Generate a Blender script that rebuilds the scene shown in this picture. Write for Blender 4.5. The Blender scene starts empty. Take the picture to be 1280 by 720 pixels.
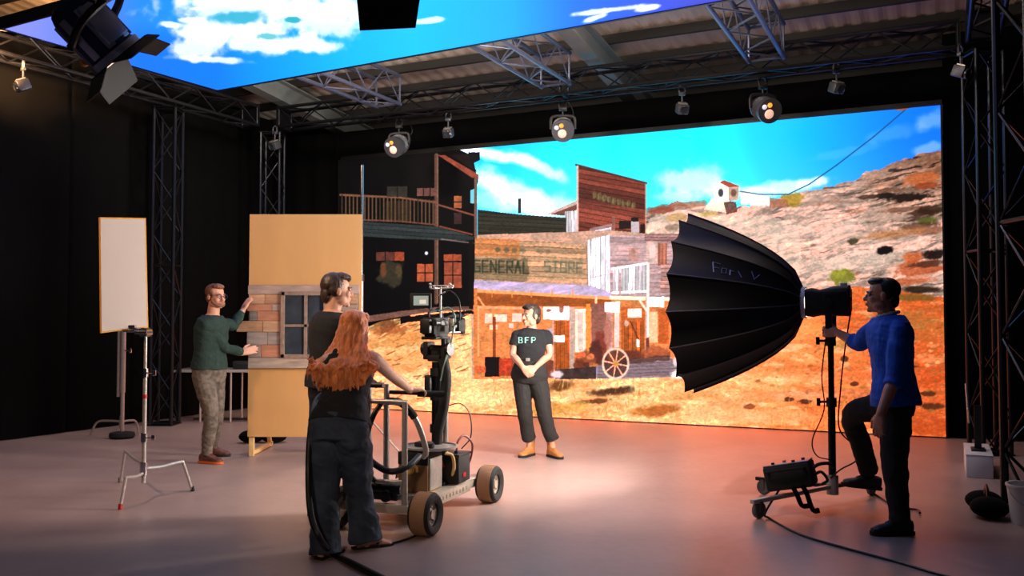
import bpy, bmesh, math, random
import numpy as np
from mathutils import Vector, Matrix, noise as mnoise
random.seed(7)
scene = bpy.context.scene
COL = scene.collection
R = math.radians
V = Vector

# ------------------------------------------------------------------ camera
F = 1120.0            # focal length in pixels of a 1280x720 frame
CAMH = 1.43
PITCH = math.atan(40.0 / F)
cam_data = bpy.data.cameras.new('camera')
cam = bpy.data.objects.new('camera', cam_data)
COL.objects.link(cam)
cam_data.sensor_width = 36.0
cam_data.lens = 36.0 * F / 1280.0
cam_data.clip_start = 0.05
cam_data.clip_end = 200
cam.location = (0, 0, CAMH)
cam.rotation_euler = (R(90) + PITCH, 0, 0)
scene.camera = cam

def ray(px, py):
    a = PITCH
    u, w = (px - 640.0) / F, (360.0 - py) / F
    return V((u, math.cos(a) - w * math.sin(a), math.sin(a) + w * math.cos(a)))
def P(px, py, Y):
    d = ray(px, py)
    return V((0, 0, CAMH)) + d * (Y / d.y)
def G(px, py, z=0.0):
    d = ray(px, py)
    return V((0, 0, CAMH)) + d * ((z - CAMH) / d.z)
def project(p):
    """world points (N,3) -> photo pixels"""
    p = np.asarray(p, float)
    a = PITCH
    x, y, z = p[..., 0], p[..., 1], p[..., 2] - CAMH
    depth = y * math.cos(a) + z * math.sin(a)
    up = -y * math.sin(a) + z * math.cos(a)
    return 640 + F * x / depth, 360 - F * up / depth

# ------------------------------------------------------------------ materials
def lin(c):
    c = c / 255.0
    return c / 12.92 if c <= 0.04045 else ((c + 0.055) / 1.055) ** 2.4
def rgb(r, g, b):
    return (lin(r), lin(g), lin(b), 1.0)
_mats = {}
def mat(name, col, rough=0.6, metal=0.0, noise=0.0, nscale=20.0, bump=0.0, bscale=60.0, spec=0.5, emit=None, estr=0.0, stretch=None, coat=0.0, sheen=0.0):
    if name in _mats:
        return _mats[name]
    m = bpy.data.materials.new(name)
    m.use_nodes = True
    nt = m.node_tree
    b = nt.nodes['Principled BSDF']
    c = rgb(*col)
    b.inputs['Base Color'].default_value = c
    b.inputs['Roughness'].default_value = rough
    b.inputs['Metallic'].default_value = metal
    b.inputs['Specular IOR Level'].default_value = spec
    b.inputs['Coat Weight'].default_value = coat
    b.inputs['Sheen Weight'].default_value = sheen
    tc = nt.nodes.new('ShaderNodeTexCoord')
    src = tc.outputs['Object']
    if stretch:
        mp = nt.nodes.new('ShaderNodeMapping')
        mp.inputs['Scale'].default_value = stretch
        nt.links.new(src, mp.inputs['Vector'])
        src = mp.outputs['Vector']
    if noise > 0:
        n = nt.nodes.new('ShaderNodeTexNoise')
        n.inputs['Scale'].default_value = nscale
        n.inputs['Detail'].default_value = 6
        nt.links.new(src, n.inputs['Vector'])
        r = nt.nodes.new('ShaderNodeValToRGB')
        r.color_ramp.elements[0].position = 0.3
        r.color_ramp.elements[1].position = 0.7
        k0, k1 = 1 - noise, 1 + noise
        r.color_ramp.elements[0].color = (c[0] * k0, c[1] * k0, c[2] * k0, 1)
        r.color_ramp.elements[1].color = (min(1, c[0] * k1), min(1, c[1] * k1), min(1, c[2] * k1), 1)
        nt.links.new(n.outputs['Fac'], r.inputs['Fac'])
        nt.links.new(r.outputs['Color'], b.inputs['Base Color'])
    if bump > 0:
        n2 = nt.nodes.new('ShaderNodeTexNoise')
        n2.inputs['Scale'].default_value = bscale
        n2.inputs['Detail'].default_value = 4
        nt.links.new(src, n2.inputs['Vector'])
        bp = nt.nodes.new('ShaderNodeBump')
        bp.inputs['Strength'].default_value = bump
        bp.inputs['Distance'].default_value = 0.01
        nt.links.new(n2.outputs['Fac'], bp.inputs['Height'])
        nt.links.new(bp.outputs['Normal'], b.inputs['Normal'])
    if emit:
        b.inputs['Emission Color'].default_value = rgb(*emit)
        b.inputs['Emission Strength'].default_value = estr
    _mats[name] = m
    return m

def vcol_mat(name, strength=1.0, attr='Col', emit=True, rough=0.6, bump=0.0, bscale=80):
    m = bpy.data.materials.new(name)
    m.use_nodes = True
    nt = m.node_tree
    b = nt.nodes['Principled BSDF']
    a = nt.nodes.new('ShaderNodeAttribute')
    a.attribute_name = attr
    b.inputs['Roughness'].default_value = rough
    if emit:
        b.inputs['Base Color'].default_value = (0.002, 0.002, 0.002, 1)
        b.inputs['Specular IOR Level'].default_value = 0.2
        nt.links.new(a.outputs['Color'], b.inputs['Emission Color'])
        b.inputs['Emission Strength'].default_value = strength
    else:
        nt.links.new(a.outputs['Color'], b.inputs['Base Color'])
        if bump:
            tc = nt.nodes.new('ShaderNodeTexCoord')
            n2 = nt.nodes.new('ShaderNodeTexNoise')
            n2.inputs['Scale'].default_value = bscale
            nt.links.new(tc.outputs['Object'], n2.inputs['Vector'])
            bp = nt.nodes.new('ShaderNodeBump')
            bp.inputs['Strength'].default_value = bump
            bp.inputs['Distance'].default_value = 0.01
            nt.links.new(n2.outputs['Fac'], bp.inputs['Height'])
            nt.links.new(bp.outputs['Normal'], b.inputs['Normal'])
    _mats[name] = m
    return m

M = dict(
    black=mat('black_paint', (20, 20, 22), 0.45),
    matte=mat('matte_black_plastic', (16, 16, 17), 0.75, noise=0.15),
    rubber=mat('black_rubber', (18, 18, 18), 0.85, bump=0.2, bscale=120),
    cable=mat('black_cable', (11, 11, 12), 0.5),
    steel=mat('brushed_steel', (176, 170, 164), 0.36, 0.45, noise=0.12, nscale=40),
    chrome=mat('chrome', (200, 200, 205), 0.18, 1.0),
    alu=mat('bare_aluminium', (196, 186, 172), 0.38, 0.5, noise=0.1, nscale=30),
    darkalu=mat('dark_truss_metal', (35, 37, 43), 0.34, 0.7, noise=0.15),
    drape=mat('black_drape_fabric', (6, 6, 7), 0.95, noise=0.2, nscale=8, spec=0.1),
    black_fabric=mat('black_softbox_fabric', (7, 7, 10), 0.5, bump=0.15, bscale=200, spec=.3),
    silver_fabric=mat('silver_lining', (215, 215, 215), 0.3, 0.6),
    ply=mat('plywood_board', (203, 152, 94), 0.65, noise=0.06, nscale=3, stretch=(1, 1, 0.3)),
    pine=mat('pine_batten', (226, 185, 120), 0.6, noise=0.12, nscale=20, stretch=(6, 6, 1)),
    white=mat('white_plastic', (215, 212, 208), 0.5),
    glassdark=mat('dark_window_glass', (52, 58, 66), 0.18, noise=0.35, nscale=6),
    red=mat('red_plastic', (170, 25, 22), 0.45),
    amber=mat('amber_gel', (220, 130, 35), 0.3),
    roofmetal=mat('roof_sheet_metal', (190, 178, 168), 0.6, noise=0.1, nscale=2),
    beam=mat('painted_steel_beam', (110, 118, 118), 0.5, 0.0, noise=0.12, nscale=5),
)

# ------------------------------------------------------------------ mesh builder
def frame_from(d, up=V((0, 0, 1))):
    d = d.normalized()
    x = up.cross(d)
    if x.length < 1e-4:
        x = V((1, 0, 0)).cross(d)
        if x.length < 1e-4:
            x = V((0, 1, 0))
    x.normalize()
    y = d.cross(x).normalized()
    return x, y, d

def crom(pts, sub=6, closed=False):
    pts = [V(p) for p in pts]
    n = len(pts)
    out = []
    rng = n if closed else n - 1
    for i in range(rng):
        if closed:
            p0, p1, p2, p3 = pts[(i - 1) % n], pts[i], pts[(i + 1) % n], pts[(i + 2) % n]
        else:
            p0 = pts[i - 1] if i > 0 else pts[0] * 2 - pts[1]
            p1, p2 = pts[i], pts[i + 1]
            p3 = pts[i + 2] if i + 2 < n else pts[-1] * 2 - pts[-2]
        for k in range(sub):
            t = k / sub
            out.append(0.5 * ((2 * p1) + (p2 - p0) * t + (2 * p0 - 5 * p1 + 4 * p2 - p3) * t * t + (3 * p1 - p0 - 3 * p2 + p3) * t ** 3))
    if not closed:
        out.append(pts[-1])
    return out

class MB:
    def __init__(self, M4=None):
        self.v, self.f, self.mi, self.M = [], [], [], M4
        self.cur = 0
    def add(self, vs, fs):
        o = len(self.v)
        if self.M is not None:
            vs = [self.M @ V(p) for p in vs]
        self.v.extend([V(p) for p in vs])
        self.f.extend([tuple(i + o for i in f) for f in fs])
        self.mi.extend([self.cur] * len(fs))
        return self
    def box(self, c, s, rot=None, bev=0.0):
        c = V(c); hx, hy, hz = s[0] / 2, s[1] / 2, s[2] / 2
        if bev > 0:
            bm = bmesh.new()
            bmesh.ops.create_cube(bm, size=1.0)
            for v in bm.verts:
                v.co = V((v.co.x * s[0], v.co.y * s[1], v.co.z * s[2]))
            bmesh.ops.bevel(bm, geom=bm.edges[:], offset=min(bev, min(s) * 0.45), segments=2, affect='EDGES', profile=0.5)
            bm.verts.ensure_lookup_table()
            bm.verts.index_update()
            vs = [v.co.copy() for v in bm.verts]
            fs = [tuple(v.index for v in f.verts) for f in bm.faces]
            bm.free()
        else:
            vs = [V((x, y, z)) for x in (-hx, hx) for y in (-hy, hy) for z in (-hz, hz)]
            fs = [(0, 1, 3, 2), (4, 6, 7, 5), (0, 4, 5, 1), (2, 3, 7, 6), (0, 2, 6, 4), (1, 5, 7, 3)]
        if rot is not None:
            vs = [rot @ v for v in vs]
        return self.add([v + c for v in vs], fs)
    def bar(self, a, b, w, h, up=V((0, 0, 1)), bev=0.0):
        a, b = V(a), V(b)
        x, y, d = frame_from(b - a, up)
        rot = Matrix((x, y, d)).transposed()
        return self.box((a + b) / 2, (w, h, (b - a).length), rot, bev)
    def tube(self, pts, r, n=8, closed=False, cap=True, flat=1.0, up=V((0, 0, 1))):
        pts = [V(p) for p in pts]
        m = len(pts)
        rs = [r] * m if not hasattr(r, '__len__') else list(r)
        vs, fs = [], []
        x = None
        for i in range(m):
            if closed:
                d = pts[(i + 1) % m] - pts[(i - 1) % m]
            else:
                d = pts[min(i + 1, m - 1)] - pts[max(i - 1, 0)]
            d = d.normalized() if d.length > 1e-9 else V((0, 0, 1))
            if x is None:
                x, y, _ = frame_from(d, up)
            else:
                x = (x - d * x.dot(d))
                if x.length < 1e-6:
                    x, y, _ = frame_from(d, up)
                x.normalize()
            y = d.cross(x)
            for k in range(n):
                t = 2 * math.pi * k / n
                vs.append(pts[i] + x * (rs[i] * math.cos(t)) + y * (rs[i] * flat * math.sin(t)))
        rng = m if closed else m - 1
        for i in range(rng):
            j = (i + 1) % m
            for k in range(n):
                k2 = (k + 1) % n
                fs.append((i * n + k, i * n + k2, j * n + k2, j * n + k))
        if cap and not closed:
            fs.append(tuple(reversed(range(n))))
            fs.append(tuple((m - 1) * n + k for k in range(n)))
        return self.add(vs, fs)
    def cyl(self, a, b, r, n=16, r2=None):
        return self.tube([a, b], [r, r if r2 is None else r2], n)
    def capsule(self, pts, rs, n=14):
        """tapered chain with rounded ends"""
        pts = [V(p) for p in pts]
        d0 = (pts[0] - pts[1]).normalized(); d1 = (pts[-1] - pts[-2]).normalized()
        P_, R_ = [], []
        for t in (0.97, 0.8, 0.5, 0.2):
            P_.append(pts[0] + d0 * rs[0] * t); R_.append(rs[0] * math.sqrt(max(0.0, 1 - t * t)))
        P_ += pts; R_ += list(rs)
        for t in (0.2, 0.5, 0.8, 0.97):
            P_.append(pts[-1] + d1 * rs[-1] * t); R_.append(rs[-1] * math.sqrt(max(0.0, 1 - t * t)))
        return self.tube(P_, R_, n)
    def lathe(self, prof, origin=(0, 0, 0), axis=V((0, 0, 1)), n=24, cap=False):
        """prof: list of (radius, height along axis)"""
        o = V(origin); x, y, d = frame_from(V(axis))
        vs, fs = [], []
        for (r, h) in prof:
            for k in range(n):
                t = 2 * math.pi * k / n
                vs.append(o + d * h + x * (r * math.cos(t)) + y * (r * math.sin(t)))
        for i in range(len(prof) - 1):
            for k in range(n):
                k2 = (k + 1) % n
                fs.append((i * n + k, i * n + k2, (i + 1) * n + k2, (i + 1) * n + k))
        if cap:
            fs.append(tuple(reversed(range(n))))
            fs.append(tuple((len(prof) - 1) * n + k for k in range(n)))
        return self.add(vs, fs)
    def ellipsoid(self, c, r, rot=None, n=20, m=12):
        c = V(c); vs, fs = [], []
        for i in range(m + 1):
            ph = math.pi * i / m
            for k in range(n):
                t = 2 * math.pi * k / n
                s_ = max(math.sin(ph), 1e-3)
                p = V((r[0] * s_ * math.cos(t), r[1] * s_ * math.sin(t), r[2] * math.cos(ph)))
                if rot is not None:
                    p = rot @ p
                vs.append(c + p)
        for i in range(m):
            for k in range(n):
                k2 = (k + 1) % n
                fs.append((i * n + k, (i + 1) * n + k, (i + 1) * n + k2, i * n + k2))
        fs.append(tuple(range(n))); fs.append(tuple(reversed(range(m * n, m * n + n))))
        return self.add(vs, fs)
    def rings(self, rings, n=20, power=2.0):
        """rings: list of (center, xvec, yvec) ellipses, superellipse power"""
        vs, fs = [], []
        for (c, xv, yv) in rings:
            c, xv, yv = V(c), V(xv), V(yv)
            for k in range(n):
                t = 2 * math.pi * k / n
                cx, sy = math.cos(t), math.sin(t)
                e = 2.0 / power
                cx = math.copysign(abs(cx) ** e, cx); sy = math.copysign(abs(sy) ** e, sy)
                vs.append(c + xv * cx + yv * sy)
        for i in range(len(rings) - 1):
            for k in range(n):
                k2 = (k + 1) % n
                fs.append((i * n + k, i * n + k2, (i + 1) * n + k2, (i + 1) * n + k))
        fs.append(tuple(reversed(range(n))))
        fs.append(tuple((len(rings) - 1) * n + k for k in range(n)))
        return self.add(vs, fs)
    def prism(self, poly, a, b, depth):
        """poly 2D list in axes a,b (Vectors, incl. origin tuple (o,a,b)); extruded by depth vector"""
        o, ax, bx = a
        dv = V(depth)
        n = len(poly)
        base = [V(o) + V(ax) * p[0] + V(bx) * p[1] for p in poly]
        vs = base + [p + dv for p in base]
        fs = [tuple(reversed(range(n))), tuple(range(n, 2 * n))]
        for k in range(n):
            k2 = (k + 1) % n
            fs.append((k, k2, n + k2, n + k))
        return self.add(vs, fs)
    def mesh(self, name, inv=None):
        me = bpy.data.meshes.new(name)
        vs = self.v if inv is None else [inv @ v for v in self.v]
        me.from_pydata([tuple(v) for v in vs], [], self.f)
        me.polygons.foreach_set('material_index', self.mi)
        return me
    def build(self, name, mats, parent=None, world=True, smooth=35, fix=True, shade=True):
        inv = parent_inv(parent) if (parent is not None and world) else None
        me = self.mesh(name, inv)
        return finish(me, name, mats, parent, smooth, fix)

_W = {}
def parent_inv(p):
    return _W[p.name].inverted()
def finish(me, name, mats, parent=None, smooth=35, fix=True):
    if fix:
        bm = bmesh.new(); bm.from_mesh(me)
        bmesh.ops.recalc_face_normals(bm, faces=bm.faces[:])
        bm.to_mesh(me); bm.free()
    for m in (mats if isinstance(mats, (list, tuple)) else [mats]):
        me.materials.append(M[m] if isinstance(m, str) else m)
    if smooth:
        me.polygons.foreach_set('use_smooth', [True] * len(me.polygons))
        if smooth < 180:
            me.set_sharp_from_angle(angle=R(smooth))
    me.update()
    o = bpy.data.objects.new(name, me)
    COL.objects.link(o)
    if parent is not None:
        o.parent = parent
        _W[o.name] = _W[parent.name].copy()
    else:
        _W[o.name] = Matrix.Identity(4)
    return o

def tag(o, label=None, cat=None, group=None, kind=None):
    if label: o['label'] = label
    if cat: o['category'] = cat
    if group: o['group'] = group
    if kind: o['kind'] = kind
    return o
def thing(name, label, cat, loc=(0, 0, 0), rz=0.0, group=None):
    o = bpy.data.objects.new(name, None)
    COL.objects.link(o)
    o.empty_display_size = 0.1
    o.location = V(loc); o.rotation_euler = (0, 0, rz)
    _W[o.name] = Matrix.Translation(V(loc)) @ Matrix.Rotation(rz, 4, 'Z')
    return tag(o, label, cat, group)
def dup(o, loc, rz=0.0, label=None, group=None):
    r = o.copy(); COL.objects.link(r)
    r.location = V(loc); r.rotation_euler = (0, 0, rz)
    _W[r.name] = Matrix.Translation(V(loc)) @ Matrix.Rotation(rz, 4, 'Z')
    if label: r['label'] = label
    if group: r['group'] = group
    for ch in list(o.children):
        c = ch.copy(); COL.objects.link(c); c.parent = r
        for g in list(ch.children):
            d = g.copy(); COL.objects.link(d); d.parent = c
    return r
def struct(o, **kw):
    o['kind'] = 'structure'
    return o

def organic(mb, name, mats, parent, voxel=0.006, smooth_it=3, disp=None, extra=None):
    """fuse overlapping closed shapes into ONE continuous surface"""
    me = mb.mesh('tmp')
    bm = bmesh.new(); bm.from_mesh(me)
    bmesh.ops.recalc_face_normals(bm, faces=bm.faces[:])
    bm.to_mesh(me); bm.free()
    o = bpy.data.objects.new('tmp', me)
    COL.objects.link(o)
    m = o.modifiers.new('r', 'REMESH'); m.mode = 'VOXEL'; m.voxel_size = voxel
    if smooth_it:
        s = o.modifiers.new('s', 'SMOOTH'); s.iterations = smooth_it; s.factor = 0.5
    dg = bpy.context.evaluated_depsgraph_get()
    ev = o.evaluated_get(dg)
    out = bpy.data.meshes.new_from_object(ev)
    bpy.data.objects.remove(o); bpy.data.meshes.remove(me)
    out.name = name
    out.materials.clear()
    if disp or extra:
        n = len(out.vertices)
        co = np.empty(n * 3); out.vertices.foreach_get('co', co); co = co.reshape(-1, 3)
        no = np.empty(n * 3); out.vertices.foreach_get('normal', no); no = no.reshape(-1, 3)
        if disp:
            co = co + no * disp(co)[:, None]
        if extra:
            co = extra(co)
        out.vertices.foreach_set('co', co.ravel())
    if parent is not None:
        out.transform(parent_inv(parent))
    return finish(out, name, mats, parent, 180, False)

# ------------------------------------------------------------------ numpy noise
def _hash(ix, iy, seed):
    h = (ix.astype(np.int64) * 374761393 + iy.astype(np.int64) * 668265263 + seed * 1442695041) & 0xFFFFFFFF
    h = ((h ^ (h >> 13)) * 1274126177) & 0xFFFFFFFF
    h = h ^ (h >> 16)
    return (h & 0xFFFF) / 65535.0
def vnoise(x, y, seed=0):
    ix, iy = np.floor(x), np.floor(y)
    fx, fy = x - ix, y - iy
    fx = fx * fx * (3 - 2 * fx); fy = fy * fy * (3 - 2 * fy)
    a = _hash(ix, iy, seed); b = _hash(ix + 1, iy, seed)
    c = _hash(ix, iy + 1, seed); d = _hash(ix + 1, iy + 1, seed)
    return (a * (1 - fx) + b * fx) * (1 - fy) + (c * (1 - fx) + d * fx) * fy
def fbm(x, y, seed=0, oct=5, gain=0.5):
    s, a, t = 0, 1.0, 0
    for o in range(oct):
        s = s + a * vnoise(x, y, seed + o * 17); t += a
        a *= gain; x = x * 2.03 + 5.1; y = y * 2.03 + 9.7
    return s / t
def sstep(a, b, x):
    t = np.clip((x - a) / (b - a), 0, 1)
    return t * t * (3 - 2 * t)
# ================================================================== stage axes
UL = V((-0.9026, 0.4305, 0))     # along the big screen, towards its left end
UF = V((-0.4305, -0.9026, 0))    # out of the screen, into the studio
UZ = V((0, 0, 1))
SC0 = V((5.25, 10.9, 0.0))       # bottom right corner of the big screen
SCW, SCH = 8.97, 4.06
def S(u, f, z):
    """u metres left of the screen's right end, f metres in front of it, z up"""
    return SC0 + UL * u + UF * f + UZ * z
SROT = Matrix((-UL, -UF, UZ)).transposed()     # local x to the right, y away into the wall

# ================================================================== painter for the LED pictures
class Paint:
    def __init__(self, X, Y):
        self.X, self.Y = X, Y
        self.C = np.zeros(X.shape + (3,))
    def _sub(self, x0, y0, x1, y1):
        m = (self.X >= x0) & (self.X <= x1) & (self.Y >= y0) & (self.Y <= y1)
        return m
    def put(self, m, col, a=1.0, tex=None):
        if not m.any():
            return
        col = np.asarray(col, float)
        c = np.broadcast_to(col, (int(m.sum()), 3)) if col.ndim == 1 else col
        if tex is not None:
            t = tex(self.X[m], self.Y[m])
            c = c * (t[:, None] if t.ndim == 1 else t)
        if not np.isscalar(a):
            a = a[:, None]
        self.C[m] = self.C[m] * (1 - a) + c * a
    def poly(self, pts, col, a=1.0, tex=None, rag=0.0, seed=3):
        pts = [(float(x), float(y)) for x, y in pts]
        xs = [p[0] for p in pts]; ys = [p[1] for p in pts]
        m = self._sub(min(xs) - rag, min(ys) - rag, max(xs) + rag, max(ys) + rag)
        if not m.any():
            return
        x, y = self.X[m], self.Y[m]
        if rag:
            x = x + (fbm(x / 6, y / 6, seed) - .5) * 2 * rag
            y = y + (fbm(x / 6, y / 6, seed + 5) - .5) * 2 * rag
        ins = np.zeros(x.shape, bool)
        n = len(pts)
        for i in range(n):
            x0, y0 = pts[i]; x1, y1 = pts[(i + 1) % n]
            if y0 == y1:
                continue
            c = ((y0 > y) != (y1 > y)) & (x < (x1 - x0) * (y - y0) / (y1 - y0) + x0)
            ins ^= c
        idx = np.zeros(self.X.shape, bool)
        idx[m] = ins
        self.put(idx, col, a, tex)
    def rect(self, x0, y0, x1, y1, col, a=1.0, tex=None):
        self.put(self._sub(x0, y0, x1, y1), col, a, tex)
    def line(self, p, q, w, col, a=1.0, tex=None):
        (x0, y0), (x1, y1) = p, q
        m = self._sub(min(x0, x1) - w, min(y0, y1) - w, max(x0, x1) + w, max(y0, y1) + w)
        x, y = self.X[m], self.Y[m]
        dx, dy = x1 - x0, y1 - y0
        L = dx * dx + dy * dy
        t = np.clip(((x - x0) * dx + (y - y0) * dy) / L, 0, 1)
        d = np.hypot(x - x0 - t * dx, y - y0 - t * dy)
        al = np.clip(w / 2 + 0.5 - d, 0, 1) * a
        idx = np.zeros(self.X.shape, bool); idx[m] = True
        self.put(idx, col, al, tex)
    def pline(self, pts, w, col, a=1.0):
        for p, q in zip(pts[:-1], pts[1:]):
            self.line(p, q, w, col, a)
    def blob(self, cx, cy, rx, ry, col, a=1.0, rot=0.0, nz=0.5, ns=12.0, seed=1, sharp=0.3):
        rr = max(rx, ry) * 1.7
        m = self._sub(cx - rr, cy - rr, cx + rr, cy + rr)
        if not m.any():
            return
        x, y = self.X[m] - cx, self.Y[m] - cy
        c, s = math.cos(rot), math.sin(rot)
        xx, yy = (x * c + y * s) / rx, (-x * s + y * c) / ry
        d = np.hypot(xx, yy) + (fbm(self.X[m] / ns, self.Y[m] / ns, seed) - 0.5) * 2 * nz
        al = 1 - sstep(1 - sharp, 1 + sharp, d)
        self.put(m, col, al * a)

def planks(slope, sp, seed, lo=0.7, hi=1.15, x0=0.0, gl=30.0, seam=0.55):
    def t(x, y):
        w = (y - slope * (x - x0)) / sp
        row = np.floor(w); fr = w - row
        k = lo + (hi - lo) * _hash(row, row * 0 + 3, seed)
        k = k * (0.8 + 0.4 * fbm(x / gl, w * 3.0, seed + 2, 4))
        k = k * np.where(fr < 0.16, seam, 1.0)
        return k
    return t
def vplanks(sp, seed, lo=0.75, hi=1.15):
    def t(x, y):
        w = x / sp; row = np.floor(w); fr = w - row
        k = lo + (hi - lo) * _hash(row, row * 0 + 5, seed)
        k = k * (0.82 + 0.36 * fbm(x / 3, y / 18, seed + 2, 4))
        return k * np.where(fr < 0.2, 0.7, 1.0)
    return t
def mott(sc, amt, seed, sy=None):
    sy = sy or sc
    return lambda x, y: 1 - amt + 2 * amt * fbm(x / sc, y / sy, seed, 5)

def paint_town(X, Y):
    p = Paint(X, Y)
    # ---- sky
    k = sstep(900, 1185, X)[..., None]
    sky = np.array([22., 226, 236]) * (1 - k) + np.array([12., 118, 236]) * k
    low = (sstep(150, 300, Y) * 0.55)[..., None] * (1 - 0.5 * k)
    sky = sky * (1 - low) + np.array([150., 240, 242]) * low
    left = (sstep(720, 590, X) * 0.35)[..., None]
    sky = sky * (1 - left) + np.array([10., 205, 228]) * left
    p.C[:] = sky
    wh = (238, 243, 246)
    for a in [(628, 196, 52, 8, .2, .95), (672, 208, 42, 8, .42, .9), (600, 190, 30, 5, .1, .9), (640, 240, 62, 17, .5, .9), (690, 262, 60, 17, .1, .85), (615, 228, 26, 10, .4, .7), (612, 252, 28, 12, .2, .55),
              (868, 228, 36, 22, -.1, .8), (905, 240, 30, 14, .1, .6), (850, 246, 26, 10, 0, .6), (985, 233, 46, 9, -.1, .85), (950, 240, 30, 7, 0, .8), (1015, 228, 24, 6, -.2, .8),
              (1120, 165, 34, 9, -.2, .16), (1168, 150, 24, 11, -.3, .35), (1160, 186, 22, 7, -.2, .4), (1060, 190, 40, 6, -.2, .12)]:
        p.blob(a[0], a[1], a[2], a[3], wh, a[5], a[4], 0.55, 16, 11, 0.4)
    # ---- rocky hillside
    hill = [(806, 268), (812, 262), (830, 258), (846, 252), (860, 255), (880, 256), (900, 262), (930, 258), (955, 256), (985, 244), (1015, 238), (1045, 231), (1068, 226), (1080, 216), (1098, 213), (1113, 204), (1135, 198), (1152, 192), (1168, 190), (1180, 186), (1190, 186), (1190, 400), (806, 400)]
    p.poly(hill, (206, 160, 138), 1, None, 3)
    def rockcol(x, y):
        s = (y + 0.22 * (x - 1000)) + 14 * (fbm(x / 60, y / 30, 31) - .5)
        st = fbm(x / 34, s / 5.0, 33, 5)
        big = fbm(x / 60, s / 22.0, 35, 4)
        fine = fbm(x / 5, s / 2.6, 41, 4)
        k = 0.74 + 0.30 * sstep(.3, .7, st) + .26 * (big - .5) + .36 * (fine - .5)
        up = np.clip((x - 1040) / 120, 0, 1) * np.clip((300 - y) / 90, 0, 1)
        base = np.array([232., 192, 172])[None] * (1 - up[:, None]) + np.array([176., 122, 96])[None] * up[:, None]
        red = sstep(.56, .74, fbm(x / 26, s / 10, 37))[:, None] * 0.3
        base = base * (1 - red) + np.array([182., 96, 58])[None] * red
        dark = sstep(.6, .72, fbm(x / 22, s / 3.2, 39, 4)) * (0.35 + .4 * up)
        c = base * (k * (1 - dark))[:, None]
        return c
    m = p._sub(800, 180, 1192, 402)
    hm = Paint(X, Y); hm.poly(hill, (1, 1, 1), 1, None, 3); hm = hm.C[..., 0] > 0.5
    p.C[hm] = rockcol(X[hm], Y[hm])
    # lit pale terraces on the left of the hill
    p.poly([(806, 300), (812, 272), (850, 262), (905, 272), (960, 270), (1000, 280), (1000, 345), (806, 345)], (244, 222, 200), .55, mott(8, .2, 51), 5)
    for (x, y, rx, ry, c, a) in [(826, 262, 16, 5, (150, 66, 48), .8), (862, 256, 22, 4, (176, 104, 76), .7), (846, 272, 14, 5, (190, 140, 70), .6), (840, 284, 10, 4, (120, 90, 70), .5), (884, 268, 12, 4, (205, 180, 90), .6),
                              (990, 250, 13, 8, (176, 138, 40), .85), (1060, 300, 40, 8, (235, 200, 180), .5), (1030, 285, 50, 10, (240, 208, 190), .5), (1080, 325, 55, 14, (240, 215, 195), .55), (1020, 335, 40, 12, (240, 212, 190), .5),
                              (1108, 244, 12, 4, (26, 18, 16), .95), (1135, 247, 26, 5, (30, 18, 14), .95), (1152, 224, 24, 8, (196, 96, 48), .8), (1158, 232, 20, 4, (150, 66, 34), .9), (1085, 246, 14, 3, (60, 36, 26), .8), (1112, 238, 18, 3, (110, 70, 50), .8),
                              (1106, 313, 11, 5, (18, 14, 12), 1), (1066, 302, 7, 4, (60, 56, 34), .9), (1158, 276, 12, 5, (82, 88, 34), .9), (1150, 266, 16, 4, (60, 34, 24), .85), (1128, 262, 30, 3, (90, 52, 36), .6), (1150, 282, 26, 4, (80, 46, 30), .7),
                              (1165, 262, 16, 6, (46, 28, 18), .85), (1166, 318, 17, 6, (28, 16, 12), .95), (1142, 322, 14, 7, (206, 92, 40), .8), (1148, 336, 30, 10, (186, 74, 32), .75), (1160, 330, 22, 4, (70, 36, 26), .8), (1160, 288, 22, 5, (140, 84, 60), .7),
                              (1053, 346, 17, 9, (120, 122, 34), .9), (1048, 343, 9, 5, (160, 158, 50), .8), (1120, 292, 40, 5, (190, 120, 70), .6), (1130, 352, 40, 5, (190, 80, 34), .7), (1160, 345, 26, 3, (225, 180, 160), .5), (1105, 272, 26, 5, (210, 170, 150), .5)]:
        p.blob(x, y, rx, ry, c, a, -.1, .45, 5, 61, .25)
    # white chapel and pale sheds on the ridge
    p.poly([(880, 262), (890, 248), (905, 252), (910, 266)], (250, 232, 220), .9)
    p.poly([(893, 252), (893, 236), (901, 226), (910, 232), (912, 252)], (246, 236, 232))
    p.poly([(910, 233), (924, 233), (923, 250), (911, 252)], (206, 168, 150))
    p.poly([(899, 228), (905, 225), (926, 233), (910, 234)], (176, 74, 52))
    p.blob(901, 241, 3.2, 5, (60, 66, 76), 1, 0, .1); p.blob(917, 241, 3.5, 4.5, (110, 74, 60), .9, 0, .1)
    p.poly([(904, 252), (920, 252), (922, 265), (908, 268)], (112, 66, 56), .9, mott(4, .3, 7))
    p.poly([(926, 240), (962, 246), (962, 258), (926, 255)], (240, 230, 228), .95, mott(6, .1, 8))
    p.poly([(962, 247), (985, 250), (985, 258), (962, 260)], (172, 104, 76), .8, mott(5, .2, 9))
    # overhead cable
    p.pline([(1140, 130), (1092, 171), (1045, 207), (1012, 230), (985, 243), (950, 243), (925, 239)], 1.5, (20, 74, 110), .9)
    p.blob(1126, 135, 9, 3, (190, 80, 24), .95, -.05, .2, 4)
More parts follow.
